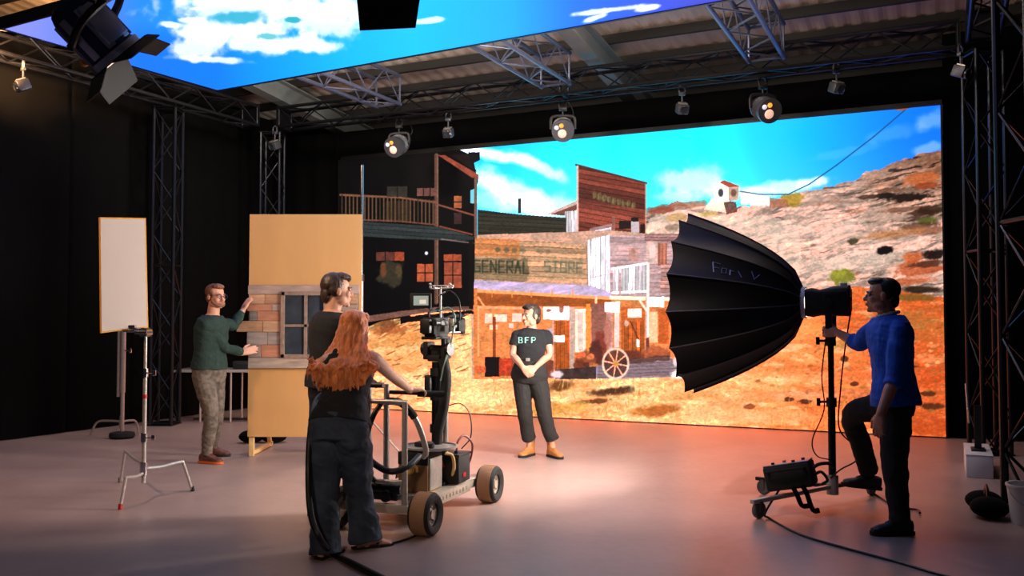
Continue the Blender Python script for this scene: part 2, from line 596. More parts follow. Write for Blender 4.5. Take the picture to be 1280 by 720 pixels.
    # ---- desert floor
    def soil(x, y):
        w = fbm(x / 46, y / 11, 71, 5); f = fbm(x / 7, y / 3.2, 73, 4); g = fbm(x / 16, y / 6, 75, 4)
        kx = np.clip((x - 860) / 320, 0, 1)
        a = np.array([254., 208, 138]); b = np.array([214., 96, 42]); c2 = np.array([236., 142, 74])
        q = np.clip(kx * 1.15 + 0.9 * (w - .5), 0, 1)[:, None]
        base = np.where(q < .5, a + (c2 - a) * q * 2, c2 + (b - c2) * (q - .5) * 2)
        lf = sstep(.48, .72, f) * (0.42 - .22 * kx)
        base = base * (1 - lf[:, None]) + np.array([180., 84, 34]) * lf[:, None]
        hi = sstep(.54, .72, g)[:, None] * (.6 * (1 - .6 * kx[:, None]))
        base = base * (1 - hi) + np.array([255., 236, 180]) * hi
        return base * (0.86 + .3 * f)[:, None]
    gm = Paint(X, Y)
    gm.poly([(420, 385), (590, 385), (590, 462), (830, 462), (836, 400), (836, 372), (1000, 362), (1080, 358), (1190, 372), (1190, 600), (420, 600)], (1, 1, 1), 1, None, 3)
    gm = gm.C[..., 0] > .5
    p.C[gm] = soil(X[gm], Y[gm])
    # deep red earth and furrows on the right
    for i, (x, y, rx, ry, c, a) in enumerate([(1150, 470, 50, 14, (206, 78, 30), .75), (1130, 500, 60, 16, (214, 92, 38), .7), (1080, 470, 60, 8, (230, 118, 60), .6), (1160, 530, 40, 14, (196, 70, 26), .7), (1060, 490, 50, 6, (212, 110, 64), .6),
                                           (1010, 470, 40, 6, (236, 150, 90), .6), (1165, 410, 26, 14, (196, 104, 44), .6), (1140, 400, 24, 10, (170, 110, 50), .5), (1000, 495, 60, 6, (240, 160, 108), .6), (940, 520, 70, 8, (248, 184, 124), .6),
                                           (1150, 362, 34, 4, (40, 26, 16), .9), (1140, 372, 30, 4, (96, 80, 30), .7), (1165, 386, 22, 5, (190, 92, 40), .7), (1010, 410, 26, 8, (236, 170, 90), .5), (1048, 430, 20, 6, (170, 120, 50), .4)]):
        p.blob(x, y, rx, ry, c, a, .02, .5, 10, 80 + i, .4)
    rnd = random.Random(5)
    for i in range(70):
        x = rnd.uniform(850, 1180); y = rnd.uniform(385, 535)
        if y > 470 + (x - 850) * .25: continue
        p.blob(x, y, rnd.uniform(1.5, 4.5), rnd.uniform(1, 2.4), rnd.choice([(166, 80, 36), (140, 72, 34), (150, 110, 50), (255, 214, 140)]), .55, 0, .4, 3, i, .3)
    for (x, y, rx, ry) in [(1165, 508, 14, 4), (986, 499, 6, 3), (1006, 502, 8, 3), (1056, 448, 5, 4), (1068, 480, 5, 3), (1160, 492, 10, 3), (1135, 458, 12, 2)]:
        p.blob(x, y, rx, ry, (74, 34, 18), .85, 0, .4, 4, 5)
    for i in range(70):                                   # dry grass tufts
        x = rnd.uniform(960, 1110); y = rnd.uniform(505, 538)
        p.line((x, y), (x + rnd.uniform(-3, 3), y - rnd.uniform(5, 13)), 1.6, rnd.choice([(255, 208, 120), (240, 176, 90), (214, 130, 60)]), .4)
    # pale dunes in front of the shop and brown slope by the saloon
    for i, (x, y, rx, ry, c, a) in enumerate([(520, 450, 60, 10, (226, 140, 70), .5), (500, 425, 50, 10, (206, 128, 58), .6), (545, 470, 50, 8, (255, 222, 160), .6), (585, 440, 16, 50, (255, 224, 160), .55), (590, 500, 60, 10, (255, 232, 170), .6),
                                           (500, 480, 40, 6, (255, 214, 160), .6), (470, 400, 30, 10, (120, 70, 36), .8), (490, 412, 26, 6, (176, 84, 40), .8), (700, 482, 16, 6, (104, 52, 24), .85), (765, 489, 26, 5, (70, 32, 18), .9), (742, 502, 22, 3, (90, 44, 22), .8),
                                           (822, 514, 24, 7, (176, 78, 24), .8), (800, 515, 16, 6, (200, 110, 40), .7), (690, 512, 24, 8, (210, 140, 56), .7), (720, 508, 20, 6, (236, 176, 84), .7), (860, 494, 30, 5, (214, 150, 80), .5), (910, 505, 30, 6, (236, 170, 110), .6), (937, 508, 7, 3, (140, 60, 30), .8)]):
        p.blob(x, y, rx, ry, c, a, -.1, .5, 7, 120 + i, .4)
    for i in range(90):
        x = rnd.uniform(455, 590); y = rnd.uniform(398, 505)
        p.line((x, y), (x + rnd.uniform(4, 11), y - rnd.uniform(1, 5)), 1.6, rnd.choice([(150, 74, 30), (255, 230, 170), (196, 104, 46), (110, 56, 26)]), .6)
    for i in range(110):
        x = rnd.uniform(600, 850); y = rnd.uniform(474, 522)
        p.line((x, y), (x + rnd.uniform(-3, 3), y - rnd.uniform(3, 9)), 1.3, rnd.choice([(255, 230, 150), (226, 160, 70), (190, 110, 46)]), .55)
    # ---- brown timber front with faded lettering, gable beside it
    p.poly([(682, 268), (722, 250), (724, 258), (700, 268)], (214, 178, 166)); p.poly([(688, 268), (722, 255), (722, 262), (704, 270)], (120, 74, 62))
    p.rect(706, 264, 724, 296, (226, 220, 224), 1, vplanks(3.5, 4, .85, 1.05))
    bf = [(722, 207), (807, 228), (807, 296), (722, 296)]
    p.poly(bf, (134, 62, 48), 1, planks(.18, 6.0, 9, .55, 1.35, 722, 14))
    p.poly([(722, 244), (807, 255), (807, 262), (722, 252)], (60, 30, 26), .35)
    p.line((720, 206), (808, 229), 2.4, (84, 42, 34)); p.line((722, 208), (722, 296), 2.2, (232, 196, 184)); p.line((807, 230), (807, 292), 1.6, (216, 150, 128), .8)
    for i, ch in enumerate('SUNDRIES'):
        pass
    # ---- saloon roofline wall and chimney
    p.poly([(597, 262), (650, 268), (708, 272), (708, 296), (597, 296)], (44, 42, 34), 1, planks(.05, 5, 12, .7, 1.3, 597, 30))
    p.rect(647.5, 248, 651.5, 267, (44, 40, 42))
    p.poly([(597, 294), (700, 294), (735, 290), (764, 284), (764, 300), (690, 302), (597, 299)], (236, 232, 238), 1, mott(20, .08, 14))
    p.pline([(706, 298), (738, 294), (762, 288)], 3, (96, 84, 92), .8)
    for i in range(16):
        x = 738 + i * 2.0
        p.line((x, 296 - i * .4), (x, 286 - i * .45), .9, (236, 220, 220), .9)
    for (x, y, w, h, c) in [(765, 270, 4, 26, (150, 96, 84)), (774, 276, 16, 10, (30, 20, 20)), (789, 272, 9, 6, (24, 18, 20)), (789, 277, 10, 18, (206, 190, 196)), (800, 280, 6, 14, (40, 20, 16))]:
        p.rect(x, y, x + w, y + h, c, .95)
    p.poly([(588, 294), (764, 288), (850, 296), (850, 372), (846, 472), (590, 474)], (206, 160, 136), 1, mott(10, .12, 91))
    # ---- saloon front: boarded sign facade
    fac = [(590, 297), (640, 299), (700, 303), (732, 307), (734, 354), (590, 349)]
    p.poly(fac, (222, 172, 130), 1, planks(.05, 6.2, 21, .74, 1.12, 590, 22, .72))
    p.poly([(590, 297), (650, 299), (650, 322), (590, 320)], (214, 116, 52), .55)
    p.poly([(590, 322), (660, 324), (660, 352), (590, 349)], (64, 58, 36), .38, None, 3)
    gr = (78, 82, 60)
    for i in range(7):                                    # worn upper row of letters
        x = 622 + i * 10.5
        if i in (4,): continue
        p.blob(x, 312 + i * .5, 3.4, 3.0, gr, .75 - .07 * i, 0, .6, 3, 200 + i, .35)
    def glyph(x, y, w, h, c, kind, a):
        if kind in 'ILNHMBDEPRKFCGOQU':
            p.line((x, y), (x, y + h), 2.4, c, a)
        if kind in 'NHMOQDBU':
            p.line((x + w, y), (x + w, y + h), 2.4, c, a)
        if kind in 'EFCGOQDBPR':
            p.line((x, y), (x + w, y), 2.2, c, a)
        if kind in 'EFHABPR':
            p.line((x, y + h * .5), (x + w * .9, y + h * .5), 2, c, a)
        if kind in 'ELCGOQDBU':
            p.line((x, y + h), (x + w, y + h), 2.2, c, a)
        if kind in 'A':
            p.line((x, y + h), (x + w / 2, y), 2.4, c, a); p.line((x + w, y + h), (x + w / 2, y), 2.4, c, a)
        if kind in 'N':
            p.line((x, y), (x + w, y + h), 2.2, c, a)
        if kind in 'BPR':
            p.line((x + w, y), (x + w, y + h * .5), 2.2, c, a)
        if kind == 'G':
            p.line((x + w, y + h * .55), (x + w, y + h), 2.2, c, a); p.line((x + w * .5, y + h * .55), (x + w, y + h * .55), 2, c, a)
        if kind == 'T':
            p.line((x, y), (x + w, y), 2.4, c, a); p.line((x + w / 2, y), (x + w / 2, y + h), 2.4, c, a)
        if kind == 'S':
            for (q0, q1) in (((x + w, y), (x, y)), ((x, y), (x, y + h / 2)), ((x, y + h / 2), (x + w, y + h / 2)), ((x + w, y + h / 2), (x + w, y + h)), ((x + w, y + h), (x, y + h))):
                p.line(q0, q1, 2.2, c, a)
        if kind in 'R':
            p.line((x + w * .3, y + h * .5), (x + w, y + h), 2.2, c, a)
    # big weathered green letters: GENERAL STORE
    for word, x0, st, c_, al, h in (('GENERAL', 593, 10.2, (46, 54, 40), .74, 14), ('STORE', 681, 10.0, (104, 104, 80), .66, 12)):
        for i, ch in enumerate(word):
            glyph(x0 + i * st, 325.5 + i * .35 + (1.5 if word == 'STORE' else 0), st * .66, h, c_, ch, al)
            p.blob(x0 + i * st + 3, 333, 5, 8, c_, .25, 0, .9, 4, 220 + i, .6)
    p.line((733, 307), (735, 354), 2, (170, 130, 106))
    # ---- white gable end and pinkish boarded house with a railed balcony
    p.poly([(735, 300), (764, 293), (764, 372), (735, 366)], (246, 242, 246), 1, vplanks(6, 31, .94, 1.03))
    p.line((742, 302), (742, 346), 1, (196, 186, 200), .8); p.line((751, 300), (751, 344), 1, (206, 196, 206), .8); p.line((740, 347), (758, 343), 1.4, (196, 184, 196), .7)
    p.poly([(762, 294), (836, 294), (850, 298), (850, 372), (762, 372)], (204, 166, 166), 1, planks(0.0, 5.6, 33, .86, 1.1, 762, 20, .85))
    p.poly([(806, 292), (856, 292), (846, 304), (806, 302)], (172, 124, 120), .95, planks(.02, 4, 35, .8, 1.1, 806, 20))
    p.rect(808, 302, 822, 330, (222, 190, 176), .9, mott(5, .15, 36)); p.rect(812, 306, 819, 322, (236, 214, 206), .9); p.rect(822, 304, 834, 332, (170, 98, 74), .9, vplanks(4, 37))
    p.rect(786, 310, 798, 326, (196, 140, 124), .8, mott(4, .2, 38)); p.rect(826, 330, 850, 366, (196, 142, 130), .8, planks(0, 5, 39))
    p.poly([(766, 336), (808, 330), (808, 366), (766, 368)], (250, 244, 248), .88, vplanks(4.2, 41, .8, 1.05))
    p.line((765, 336), (809, 329), 2.6, (252, 248, 250)); p.line((765, 366), (809, 364), 2.6, (252, 248, 250)); p.line((775, 342), (775, 370), 2.6, (190, 140, 140), .7)
    # ---- porch: roof, shade, back wall
    p.poly([(591, 350), (665, 354), (740, 357), (764, 366), (764, 371), (690, 368), (591, 362)], (206, 182, 214), 1, lambda x, y: .8 + .4 * fbm(x / 14 + y / 5, y / 6, 44))
    p.poly([(592, 361), (690, 368), (764, 372), (838, 374), (846, 470), (592, 474)], (226, 136, 76), 1, mott(14, .2, 45, 9))
    p.poly([(596, 366), (764, 374), (764, 384), (596, 382)], (150, 70, 26), .85, mott(18, .25, 46, 4))
    p.line((592, 363), (764, 373), 3.6, (246, 176, 104)); p.line((764, 372), (838, 374), 4.5, (254, 236, 222)); p.line((596, 384), (745, 388), 2.6, (246, 190, 140), .8)
    for x in (615, 640, 664, 690, 716): p.line((x, 363), (x, 371), 1.8, (236, 150, 70), .8)
    for i, (x0, y0, x1, y1, c) in enumerate([(606, 392, 615, 404, (250, 222, 200)), (618, 393, 634, 402, (246, 226, 214)), (640, 392, 652, 402, (250, 232, 220)), (606, 404, 660, 446, (226, 138, 76)), (612, 406, 622, 412, (250, 210, 180)),
                                          (616, 396, 620, 446, (140, 62, 30)), (636, 404, 642, 410, (250, 226, 210)), (694, 384, 712, 400, (250, 226, 206)), (690, 400, 714, 462, (208, 96, 36)), (712, 384, 718, 466, (206, 176, 164)),
                                          (719, 386, 732, 440, (250, 238, 232)), (722, 390, 729, 438, (236, 206, 190)), (733, 380, 738, 442, (236, 150, 60)), (739, 380, 758, 440, (150, 92, 82)), (758, 390, 766, 442, (216, 160, 150)), (768, 390, 774, 434, (244, 226, 222)),
                                          (776, 384, 806, 440, (206, 98, 40)), (785, 386, 802, 397, (252, 238, 236)), (812, 390, 822, 428, (246, 208, 160)), (823, 386, 836, 430, (206, 92, 36)), (780, 440, 838, 450, (150, 70, 38)), (795, 424, 799, 434, (246, 228, 220))]):
        p.rect(x0, y0, x1, y1, c, .92, mott(6, .13, 300 + i))
    for (x0, x1) in ((691, 713), (777, 805)):
        m_ = p._sub(x0, 402, x1, 462); p.put(m_, p.C[m_], 1, vplanks(5, 47, .8, 1.1))
    # hanging boards
    for (x0, y0, x1, y1) in [(679, 384, 711, 400), (756, 378, 775, 391), (757, 386, 772, 390), (690, 420, 706, 428), (808, 372, 830, 384)]:
        p.poly([(x0, y0), (x1, y0 - 1), (x1, y1), (x0, y1 - 1)], (248, 238, 238), .96, mott(5, .08, 48))
    p.blob(686, 388, 3, 2, (150, 80, 60), .8, 0, .4, 3); p.blob(702, 385, 3, 5, (170, 84, 60), .85, 0, .4, 3)
    p.blob(688, 416, 4, 6, (196, 188, 206), .9, 0, .4, 3); p.rect(690, 400, 692.5, 474, (226, 170, 150), .95)
    # posts
    for (x, y0, y1, w, c) in [(594.5, 362, 470, 4.2, (222, 130, 66)), (598, 384, 445, 2, (246, 180, 120)), (809, 372, 464, 4.4, (222, 170, 156)), (810, 330, 420, 3, (246, 232, 228)), (745, 372, 378, 3, (250, 220, 180))]:
        p.line((x, y0), (x, y1), w, c)
    p.line((809.5, 424, ), (810, 466), 4, (122, 58, 44)); p.line((598, 372), (606, 384), 2.4, (240, 170, 110)); p.line((800, 376), (808, 388), 2.6, (250, 230, 220))
    p.line((788, 402), (798, 424), 1.6, (90, 44, 34), .9); p.blob(783, 404, 3, 4, (226, 180, 160), .9, 0, .3, 3)
    # chairs, rocking-horse clutter, crates, barrels
    for i, (x, y, rx, ry, c) in enumerate([(752, 428, 9, 16, (140, 58, 44)), (745, 440, 8, 14, (84, 40, 34)), (760, 416, 5, 18, (196, 120, 104)), (748, 452, 12, 10, (96, 46, 38)), (732, 452, 12, 14, (150, 72, 44)), (724, 458, 7, 9, (120, 54, 34)), (740, 462, 9, 8, (204, 120, 70)),
                                          (727, 444, 6, 4, (226, 110, 66)), (738, 446, 5, 4, (230, 130, 80)), (733, 456, 4, 4, (90, 44, 30)), (728, 466, 5, 4, (236, 160, 110)), (747, 464, 4, 7, (150, 140, 190)), (790, 446, 12, 8, (110, 52, 36)), (820, 440, 16, 8, (186, 92, 56))]):
        p.blob(x, y, rx, ry, c, .92, 0, .4, 4, 400 + i, .2)
    p.rect(606, 446, 625, 471, (22, 16, 18), 1, mott(5, .3, 50)); p.rect(624, 448, 640, 470, (196, 62, 34), .95, mott(4, .25, 52)); p.rect(594, 458, 607, 466, (216, 96, 56), .9); p.rect(640, 450, 692, 472, (120, 52, 40), .8, mott(5, .35, 53))
    p.poly([(694, 462), (745, 458), (745, 474), (694, 474)], (52, 40, 44), .9, mott(6, .3, 54)); p.blob(696, 468, 7, 5, (236, 226, 230), .95, 0, .3, 4)
    # porch deck on the right
    p.poly([(748, 456), (800, 448), (838, 446), (846, 456), (856, 470), (770, 474), (746, 473)], (168, 138, 146), 1, planks(-.04, 4, 55, .72, 1.1, 746, 16, .7))
    p.poly([(770, 450), (836, 444), (838, 450), (780, 456)], (88, 52, 44), .8, None, 2); p.blob(848, 468, 10, 6, (250, 240, 240), .95, 0, .25, 4); p.blob(845, 452, 4, 6, (236, 226, 230), .9, 0, .25, 4)
    # wagon wheel
    m_ = p._sub(746, 430, 794, 478)
    x, y = X[m_] - 769.5, Y[m_] - 454.5
    d = np.hypot(x / 17.2, y / 20.0)
    ring = np.clip(1 - np.abs(d - .92) / .10, 0, 1) ** .5
    th = np.arctan2(y / 20.0, x / 17.2)
    sp = (np.abs(((th / (math.pi / 4)) + .28) % 1 - .5) * np.clip(d, .05, 1) < .052) & (d < .92)
    p.put(m_, (78, 42, 36), ((d < .9) * .75))
    p.put(m_, (240, 196, 156), sp * .95); p.put(m_, (250, 228, 202), ring)
    p.blob(769.5, 454.5, 3.6, 4.2, (214, 150, 76), 1, 0, .1)
    # ---- dark two-storey house on the left
    dk = (5, 5, 7)
    p.poly([(418, 180), (560, 180), (590, 194), (598, 226), (594, 240), (594, 292), (592, 386), (540, 388), (520, 392), (500, 398), (475, 402), (452, 412), (418, 412)], dk, 1, mott(20, .35, 56))
    p.poly([(585, 190), (600, 190), (600, 200), (588, 206)], (14, 14, 18))
    p.poly([(548, 194), (556, 194), (598, 218), (598, 224), (590, 222)], (150, 70, 52), 1, mott(8, .2, 57)); p.poly([(562, 194), (585, 192), (590, 206), (598, 216)], (26, 16, 18))
    p.poly([(588, 238), (593, 236), (593, 254), (588, 254)], (120, 214, 224))
    wd = (122, 74, 54)
    p.line((545.5, 194), (545.5, 378), 5.0, (104, 70, 58)); p.line((547, 194), (547, 378), 1.5, (150, 104, 84), .8); p.line((594.5, 224), (594.5, 296), 3.6, (120, 86, 78))
    p.pline([(425, 243.5), (500, 247), (545, 253)], 2.6, (132, 84, 62)); p.pline([(425, 274), (500, 276.5), (545, 281)], 2, (112, 66, 50))
    for i in range(25):
        x = 427.5 + i * 4.75
        c = (112, 80, 60) if (i * 7) % 5 else (70, 52, 42)
        p.line((x, 244 + i * .28), (x, 274 + i * .22), 1.7, c, .95)
    p.rect(482, 251, 512, 277, (96, 70, 46), .45, vplanks(4, 58))
    p.pline([(548, 256), (575, 264), (594, 269.5)], 2.2, (140, 76, 58)); p.pline([(550, 283), (590, 293)], 2, (140, 70, 52))
    p.poly([(452, 277), (546, 283), (592, 296), (592, 301), (546, 300), (452, 296)], (48, 54, 54), 1, planks(.07, 5, 59, .6, 1.2, 452, 20)); p.line((552, 299), (592, 304), 1.6, (150, 126, 120), .8)
    def win(x0, y0, x1, y1, c, nx, ny, a=1.0):
        p.rect(x0, y0, x1, y1, c, a, mott(7, .22, int(x0)))
        for i in range(1, nx): p.line((x0 + (x1 - x0) * i / nx, y0), (x0 + (x1 - x0) * i / nx, y1), 1.3, (24, 12, 12), .9)
        for i in range(1, ny): p.line((x0, y0 + (y1 - y0) * i / ny), (x1, y0 + (y1 - y0) * i / ny), 1.3, (24, 12, 12), .9)
    win(484, 233, 509, 246, (50, 46, 40), 2, 1); win(521, 235, 546, 245, (112, 72, 64), 3, 1); win(567.5, 245, 577, 260, (176, 96, 60), 1, 2); win(567.5, 266, 577, 280, (62, 38, 38), 1, 1)
    win(470, 315, 505, 326, (96, 50, 42), 3, 1); p.rect(493, 315, 505, 326, (170, 72, 46), .9, mott(4, .15, 5))
    p.blob(488, 343, 16, 17, (56, 50, 38), .95, 0, .5, 6, 62, .2); p.blob(479, 338, 4, 9, (120, 66, 40), .8, 0, .4, 4); p.blob(499, 338, 4, 8, (90, 70, 44), .8, 0, .4, 4)
    win(521.5, 330, 541, 352, (184, 88, 54), 2, 2); win(555, 318, 577, 326, (176, 80, 50), 1, 1); win(555, 328, 577, 360, (160, 76, 52), 2, 2)
    p.line((566, 318), (566, 326), 1.4, (120, 50, 34)); p.blob(533, 316.5, 2, 2.2, (226, 226, 232), 1, 0, .05)
    p.poly([(452, 396), (500, 389), (545, 384), (592, 383), (592, 388), (545, 389), (500, 396), (452, 404)], (130, 88, 76), .9, mott(12, .25, 63, 3)); p.poly([(500, 396), (592, 388), (592, 392), (530, 402), (500, 405)], (12, 9, 9), 1, None, 2)
    p.poly([(476, 398), (492, 396), (494, 410), (476, 418)], (120, 66, 36), .5, None, 3)
    p.rect(586, 300, 592, 386, (12, 12, 12), .95)
    # faded lettering on the brown front (never legible): short worn strokes
    for i in range(9):
        x = 743 + i * 6.1; y = 241.5 + i * 1.55
        p.blob(x, y + 3, 3.0, 4.2, (116, 104, 66), .75, .2, .7, 3, 500 + i, .45); p.line((x - 1.4, y), (x - 1.0, y + 6), 1.1, (160, 146, 98), .5)
    gr_ = fbm(X / 2.6, Y / 1.7, 700, 3) - .5
    gr_ = 1 + .36 * gr_ * (1 - .85 * sstep(150, 225, p.C.min(-1)))
    skym = (p.C[..., 2] > p.C[..., 0] + 40)
    p.C = np.where(skym[..., None], p.C, p.C * gr_[..., None])
    return p.C

def paint_sky(X, Y):
    """cloud picture of the overhead screen"""
    p = Paint(X, Y)
    stops = [(-400, (110, 120, 235)), (20, (150, 160, 245)), (110, (112, 140, 245)), (175, (46, 150, 246)), (250, (22, 164, 240)), (320, (16, 160, 250)), (430, (10, 200, 246)), (520, (8, 214, 246)), (640, (10, 188, 250)), (720, (30, 130, 246)), (820, (60, 96, 232)), (880, (70, 84, 224)), (1600, (90, 90, 220))]
    for c in range(3):
        p.C[..., c] = np.interp(X, [s[0] for s in stops], [s[1][c] for s in stops])
    t = sstep(20, 60, Y) * sstep(330, 260, X) * sstep(100, 180, X)
    deep = np.array([24., 110, 248]); p.C[:] = p.C * (1 - .55 * t[..., None]) + deep * .55 * t[..., None]
    g = sstep(60, 0, np.abs(Y - 28)) * sstep(70, 0, np.abs(X - 285)) * .5
    p.C[:] = p.C * (1 - g[..., None]) + np.array([20., 190, 220]) * g[..., None]
    wh = (240, 243, 246)
    for a in [(330, 10, 120, 20, .0), (395, 22, 60, 22, .1), (300, 38, 70, 12, .02), (262, 42, 42, 14, .1), (330, 54, 70, 13, 0.0), (380, 56, 44, 10, .06), (250, 62, 34, 12, 0.1), (262, 74, 42, 5, .06), (215, 31, 14, 4, 0.1), (240, 25, 18, 4, 0), (246, 11, 10, 2, 0), (290, 3, 60, 7, .02), (440, 10, 40, 16, 0),
              (536, 26, 20, 4, -.1), (760, 13, 50, 3.5, -.12), (810, 10, 16, 3, -.2), (745, 22, 16, 3, -.3), (420, -20, 160, 14, 0), (640, -60, 220, 20, 0), (860, -120, 260, 26, 0)]:
        p.blob(a[0], a[1], a[2], a[3], wh, .95, a[4], .6, 16, 17, .3)
    p.blob(368, 25, 10, 4, (30, 190, 214), .9, 0, .4, 8); p.blob(335, 46, 14, 4, (70, 205, 216), .7, 0, .5, 8); p.blob(300, 22, 30, 8, (40, 190, 222), .85, 0, .5, 12, 23)
    return p.C

def led_mesh(name, origin, du, dv, W, H, nx, ny, painter, parent, strength, matname, hdr=2.2):
    us = np.linspace(0, W, nx + 1); vs = np.linspace(0, H, ny + 1)
    U, Vv = np.meshgrid(us, vs)
    pos = np.array(origin)[None, None] + U[..., None] * np.array(du) + Vv[..., None] * np.array(dv)
    Xp, Yp = project(pos)
    C = np.clip(painter(Xp, Yp), 0, 255) / 255.0
    L = np.where(C <= .04045, C / 12.92, ((C + .055) / 1.055) ** 2.4)
    L = L * (1 + hdr * sstep(.86, 1.0, C))          # LED highlights run past the camera's white point
    me = bpy.data.meshes.new(name)
    nv = (nx + 1) * (ny + 1)
    me.vertices.add(nv)
    inv = np.array(parent_inv(parent))
    loc = pos.reshape(-1, 3) @ inv[:3, :3].T + inv[:3, 3]
    me.vertices.foreach_set('co', loc.ravel())
    i, j = np.meshgrid(np.arange(nx), np.arange(ny))
    a = (j * (nx + 1) + i).ravel()
    q = np.stack([a, a + 1, a + nx + 2, a + nx + 1], 1)
    nf = len(q)
    me.loops.add(nf * 4); me.loops.foreach_set('vertex_index', q.ravel().astype(np.int32))
    me.polygons.add(nf); me.polygons.foreach_set('loop_start', (np.arange(nf) * 4).astype(np.int32))
    me.update(calc_edges=True)
    at = me.color_attributes.new('Col', 'FLOAT_COLOR', 'POINT')
    at.data.foreach_set('color', np.concatenate([L.reshape(-1, 3), np.ones((nv, 1))], 1).ravel())
    me.materials.append(vcol_mat(matname, strength))
    o = bpy.data.objects.new(name, me); COL.objects.link(o); o.parent = parent
    _W[o.name] = _W[parent.name].copy()
    return o

# ================================================================== floor, walls, roof
def floor_material():
    m = bpy.data.materials.new('studio_floor_vinyl'); m.use_nodes = True
    nt = m.node_tree; b = nt.nodes['Principled BSDF']
    tc = nt.nodes.new('ShaderNodeTexCoord')
    n1 = nt.nodes.new('ShaderNodeTexNoise'); n1.inputs['Scale'].default_value = 1.3; n1.inputs['Detail'].default_value = 8; n1.inputs['Roughness'].default_value = .62
    n2 = nt.nodes.new('ShaderNodeTexNoise'); n2.inputs['Scale'].default_value = 14; n2.inputs['Detail'].default_value = 5
    for n in (n1, n2): nt.links.new(tc.outputs['Object'], n.inputs['Vector'])
    r = nt.nodes.new('ShaderNodeValToRGB'); r.color_ramp.elements[0].position = .3; r.color_ramp.elements[1].position = .72
    r.color_ramp.elements[0].color = rgb(152, 128, 120); r.color_ramp.elements[1].color = rgb(172, 147, 138)
    nt.links.new(n1.outputs['Fac'], r.inputs['Fac']); nt.links.new(r.outputs['Color'], b.inputs['Base Color'])
    mr = nt.nodes.new('ShaderNodeMapRange'); mr.inputs['To Min'].default_value = .30; mr.inputs['To Max'].default_value = .44
    nt.links.new(n2.outputs['Fac'], mr.inputs['Value']); nt.links.new(mr.outputs['Result'], b.inputs['Roughness'])
    bp = nt.nodes.new('ShaderNodeBump'); bp.inputs['Strength'].default_value = .12; bp.inputs['Distance'].default_value = .004
    nt.links.new(n2.outputs['Fac'], bp.inputs['Height']); nt.links.new(bp.outputs['Normal'], b.inputs['Normal'])
    b.inputs['Specular IOR Level'].default_value = .75
    return m
M['floor'] = floor_material()
f_ = MB(); f_.add([(-11, -3, 0), (9, -3, 0), (9, 19, 0), (-11, 19, 0), (-11, -3, -.1), (9, -3, -.1), (9, 19, -.1), (-11, 19, -.1)], [(0, 1, 2, 3), (7, 6, 5, 4), (0, 4, 5, 1), (1, 5, 6, 2), (2, 6, 7, 3), (3, 7, 4, 0)])
struct(f_.build('floor', 'floor', smooth=0))

def curtain(name, a, b, z0, z1, amp=.05, wave=.34, mat_='drape', th=.04, seed=1):
    """pleated drape hanging between two floor points"""
    a, b = V(a), V(b); L = (b - a).length; d = (b - a) / L; nrm = V((d.y, -d.x, 0))
    n = int(L / wave * 8); mb = MB(); vs = []; fs = []
    rr = random.Random(seed); ph = 0
    for i in range(n + 1):
        s = L * i / n
        w = amp * math.sin(2 * math.pi * s / wave + 1.5 * math.sin(s * 1.7 + seed)) * (0.75 + .25 * math.sin(s * 2.3))
        for z, k in ((z0, 1.0), (z0 + .6 * (z1 - z0), .85), (z1, .55)):
            vs.append(a + d * s + nrm * (w * k) + UZ * z)
    for i in range(n):
        for j in range(2):
            q = i * 3 + j
            fs.append((q, q + 3, q + 4, q + 1))
    mb.add(vs, fs)
    o = mb.build(name, mat_, smooth=180, fix=False)
    s = o.modifiers.new('thickness', 'SOLIDIFY'); s.thickness = .012
    return o

# left black drape wall: runs along the side of the stage into the far corner
WL0 = V((-4.05, 15.1, 0))
WL1 = WL0 - V((0.405, 0.9143, 0)) * 14.0
def RZ(f): return 4.95 + .113 * (f + 1.5)
for i in range(7):                                        # separate drape widths, edges meeting in visible seams
    a = WL1.lerp(WL0, i / 7.0); b = WL1.lerp(WL0, (i + .997) / 7.0)
    struct(curtain('wall_left' if i == 0 else 'wall_left', a, b, 0.01, 4.8, .018, .6, seed=i))
# solid walls behind the drapes
w_ = MB()
o1 = WL0 + V((-.9143, .405, 0)) * .35; o2 = WL1 + V((-.9143, .405, 0)) * .35
for a, b in ((o1, o2),):
    d = (b - a).normalized(); nn = V((d.y, -d.x, 0)) * .08
    w_.add([a, b, b + UZ * 4.85, a + UZ * 4.85, a + nn, b + nn, b + nn + UZ * 4.85, a + nn + UZ * 4.85], [(0, 1, 2, 3), (7, 6, 5, 4), (0, 4, 5, 1), (1, 5, 6, 2), (2, 6, 7, 3), (3, 7, 4, 0)])
M['wallpaint'] = mat('dark_grey_wall_paint', (44, 43, 44), .85, noise=.1, nscale=2)
M['wallbrown'] = mat('brown_grey_wall_cladding', (92, 86, 80), .8, noise=.1, nscale=2)
struct(w_.build('wall_side', 'wallpaint', smooth=0))
w_ = MB(); w_.bar(S(-3.0, -2.4, 2.4), S(12.5, -2.4, 2.4), 4.8, .1, up=UF)
struct(w_.build('wall_back', 'wallbrown', smooth=0))
# black border above the screen and black drapes beside it
struct(curtain('wall_border', S(-2.6, -.06, 0), S(9.6, -.06, 0), 4.08, 4.55, .012, .5, seed=3))
struct(curtain('wall_right', S(-.03, -.05, 0), S(-2.8, -.05, 0), 0.01, 4.95, .03, .45, seed=4))
struct(curtain('wall_far', S(9.02, -.05, 0), S(10.9, .1, 0), 0.01, 4.55, .03, .45, seed=5))
# right side wall: black drape beyond the towers
RW0 = S(-1.15, .3, 0)
struct(curtain('wall_right_side', RW0 , RW0 + UF * 6.3, 0.01, 4.95, .03, .45, seed=6))

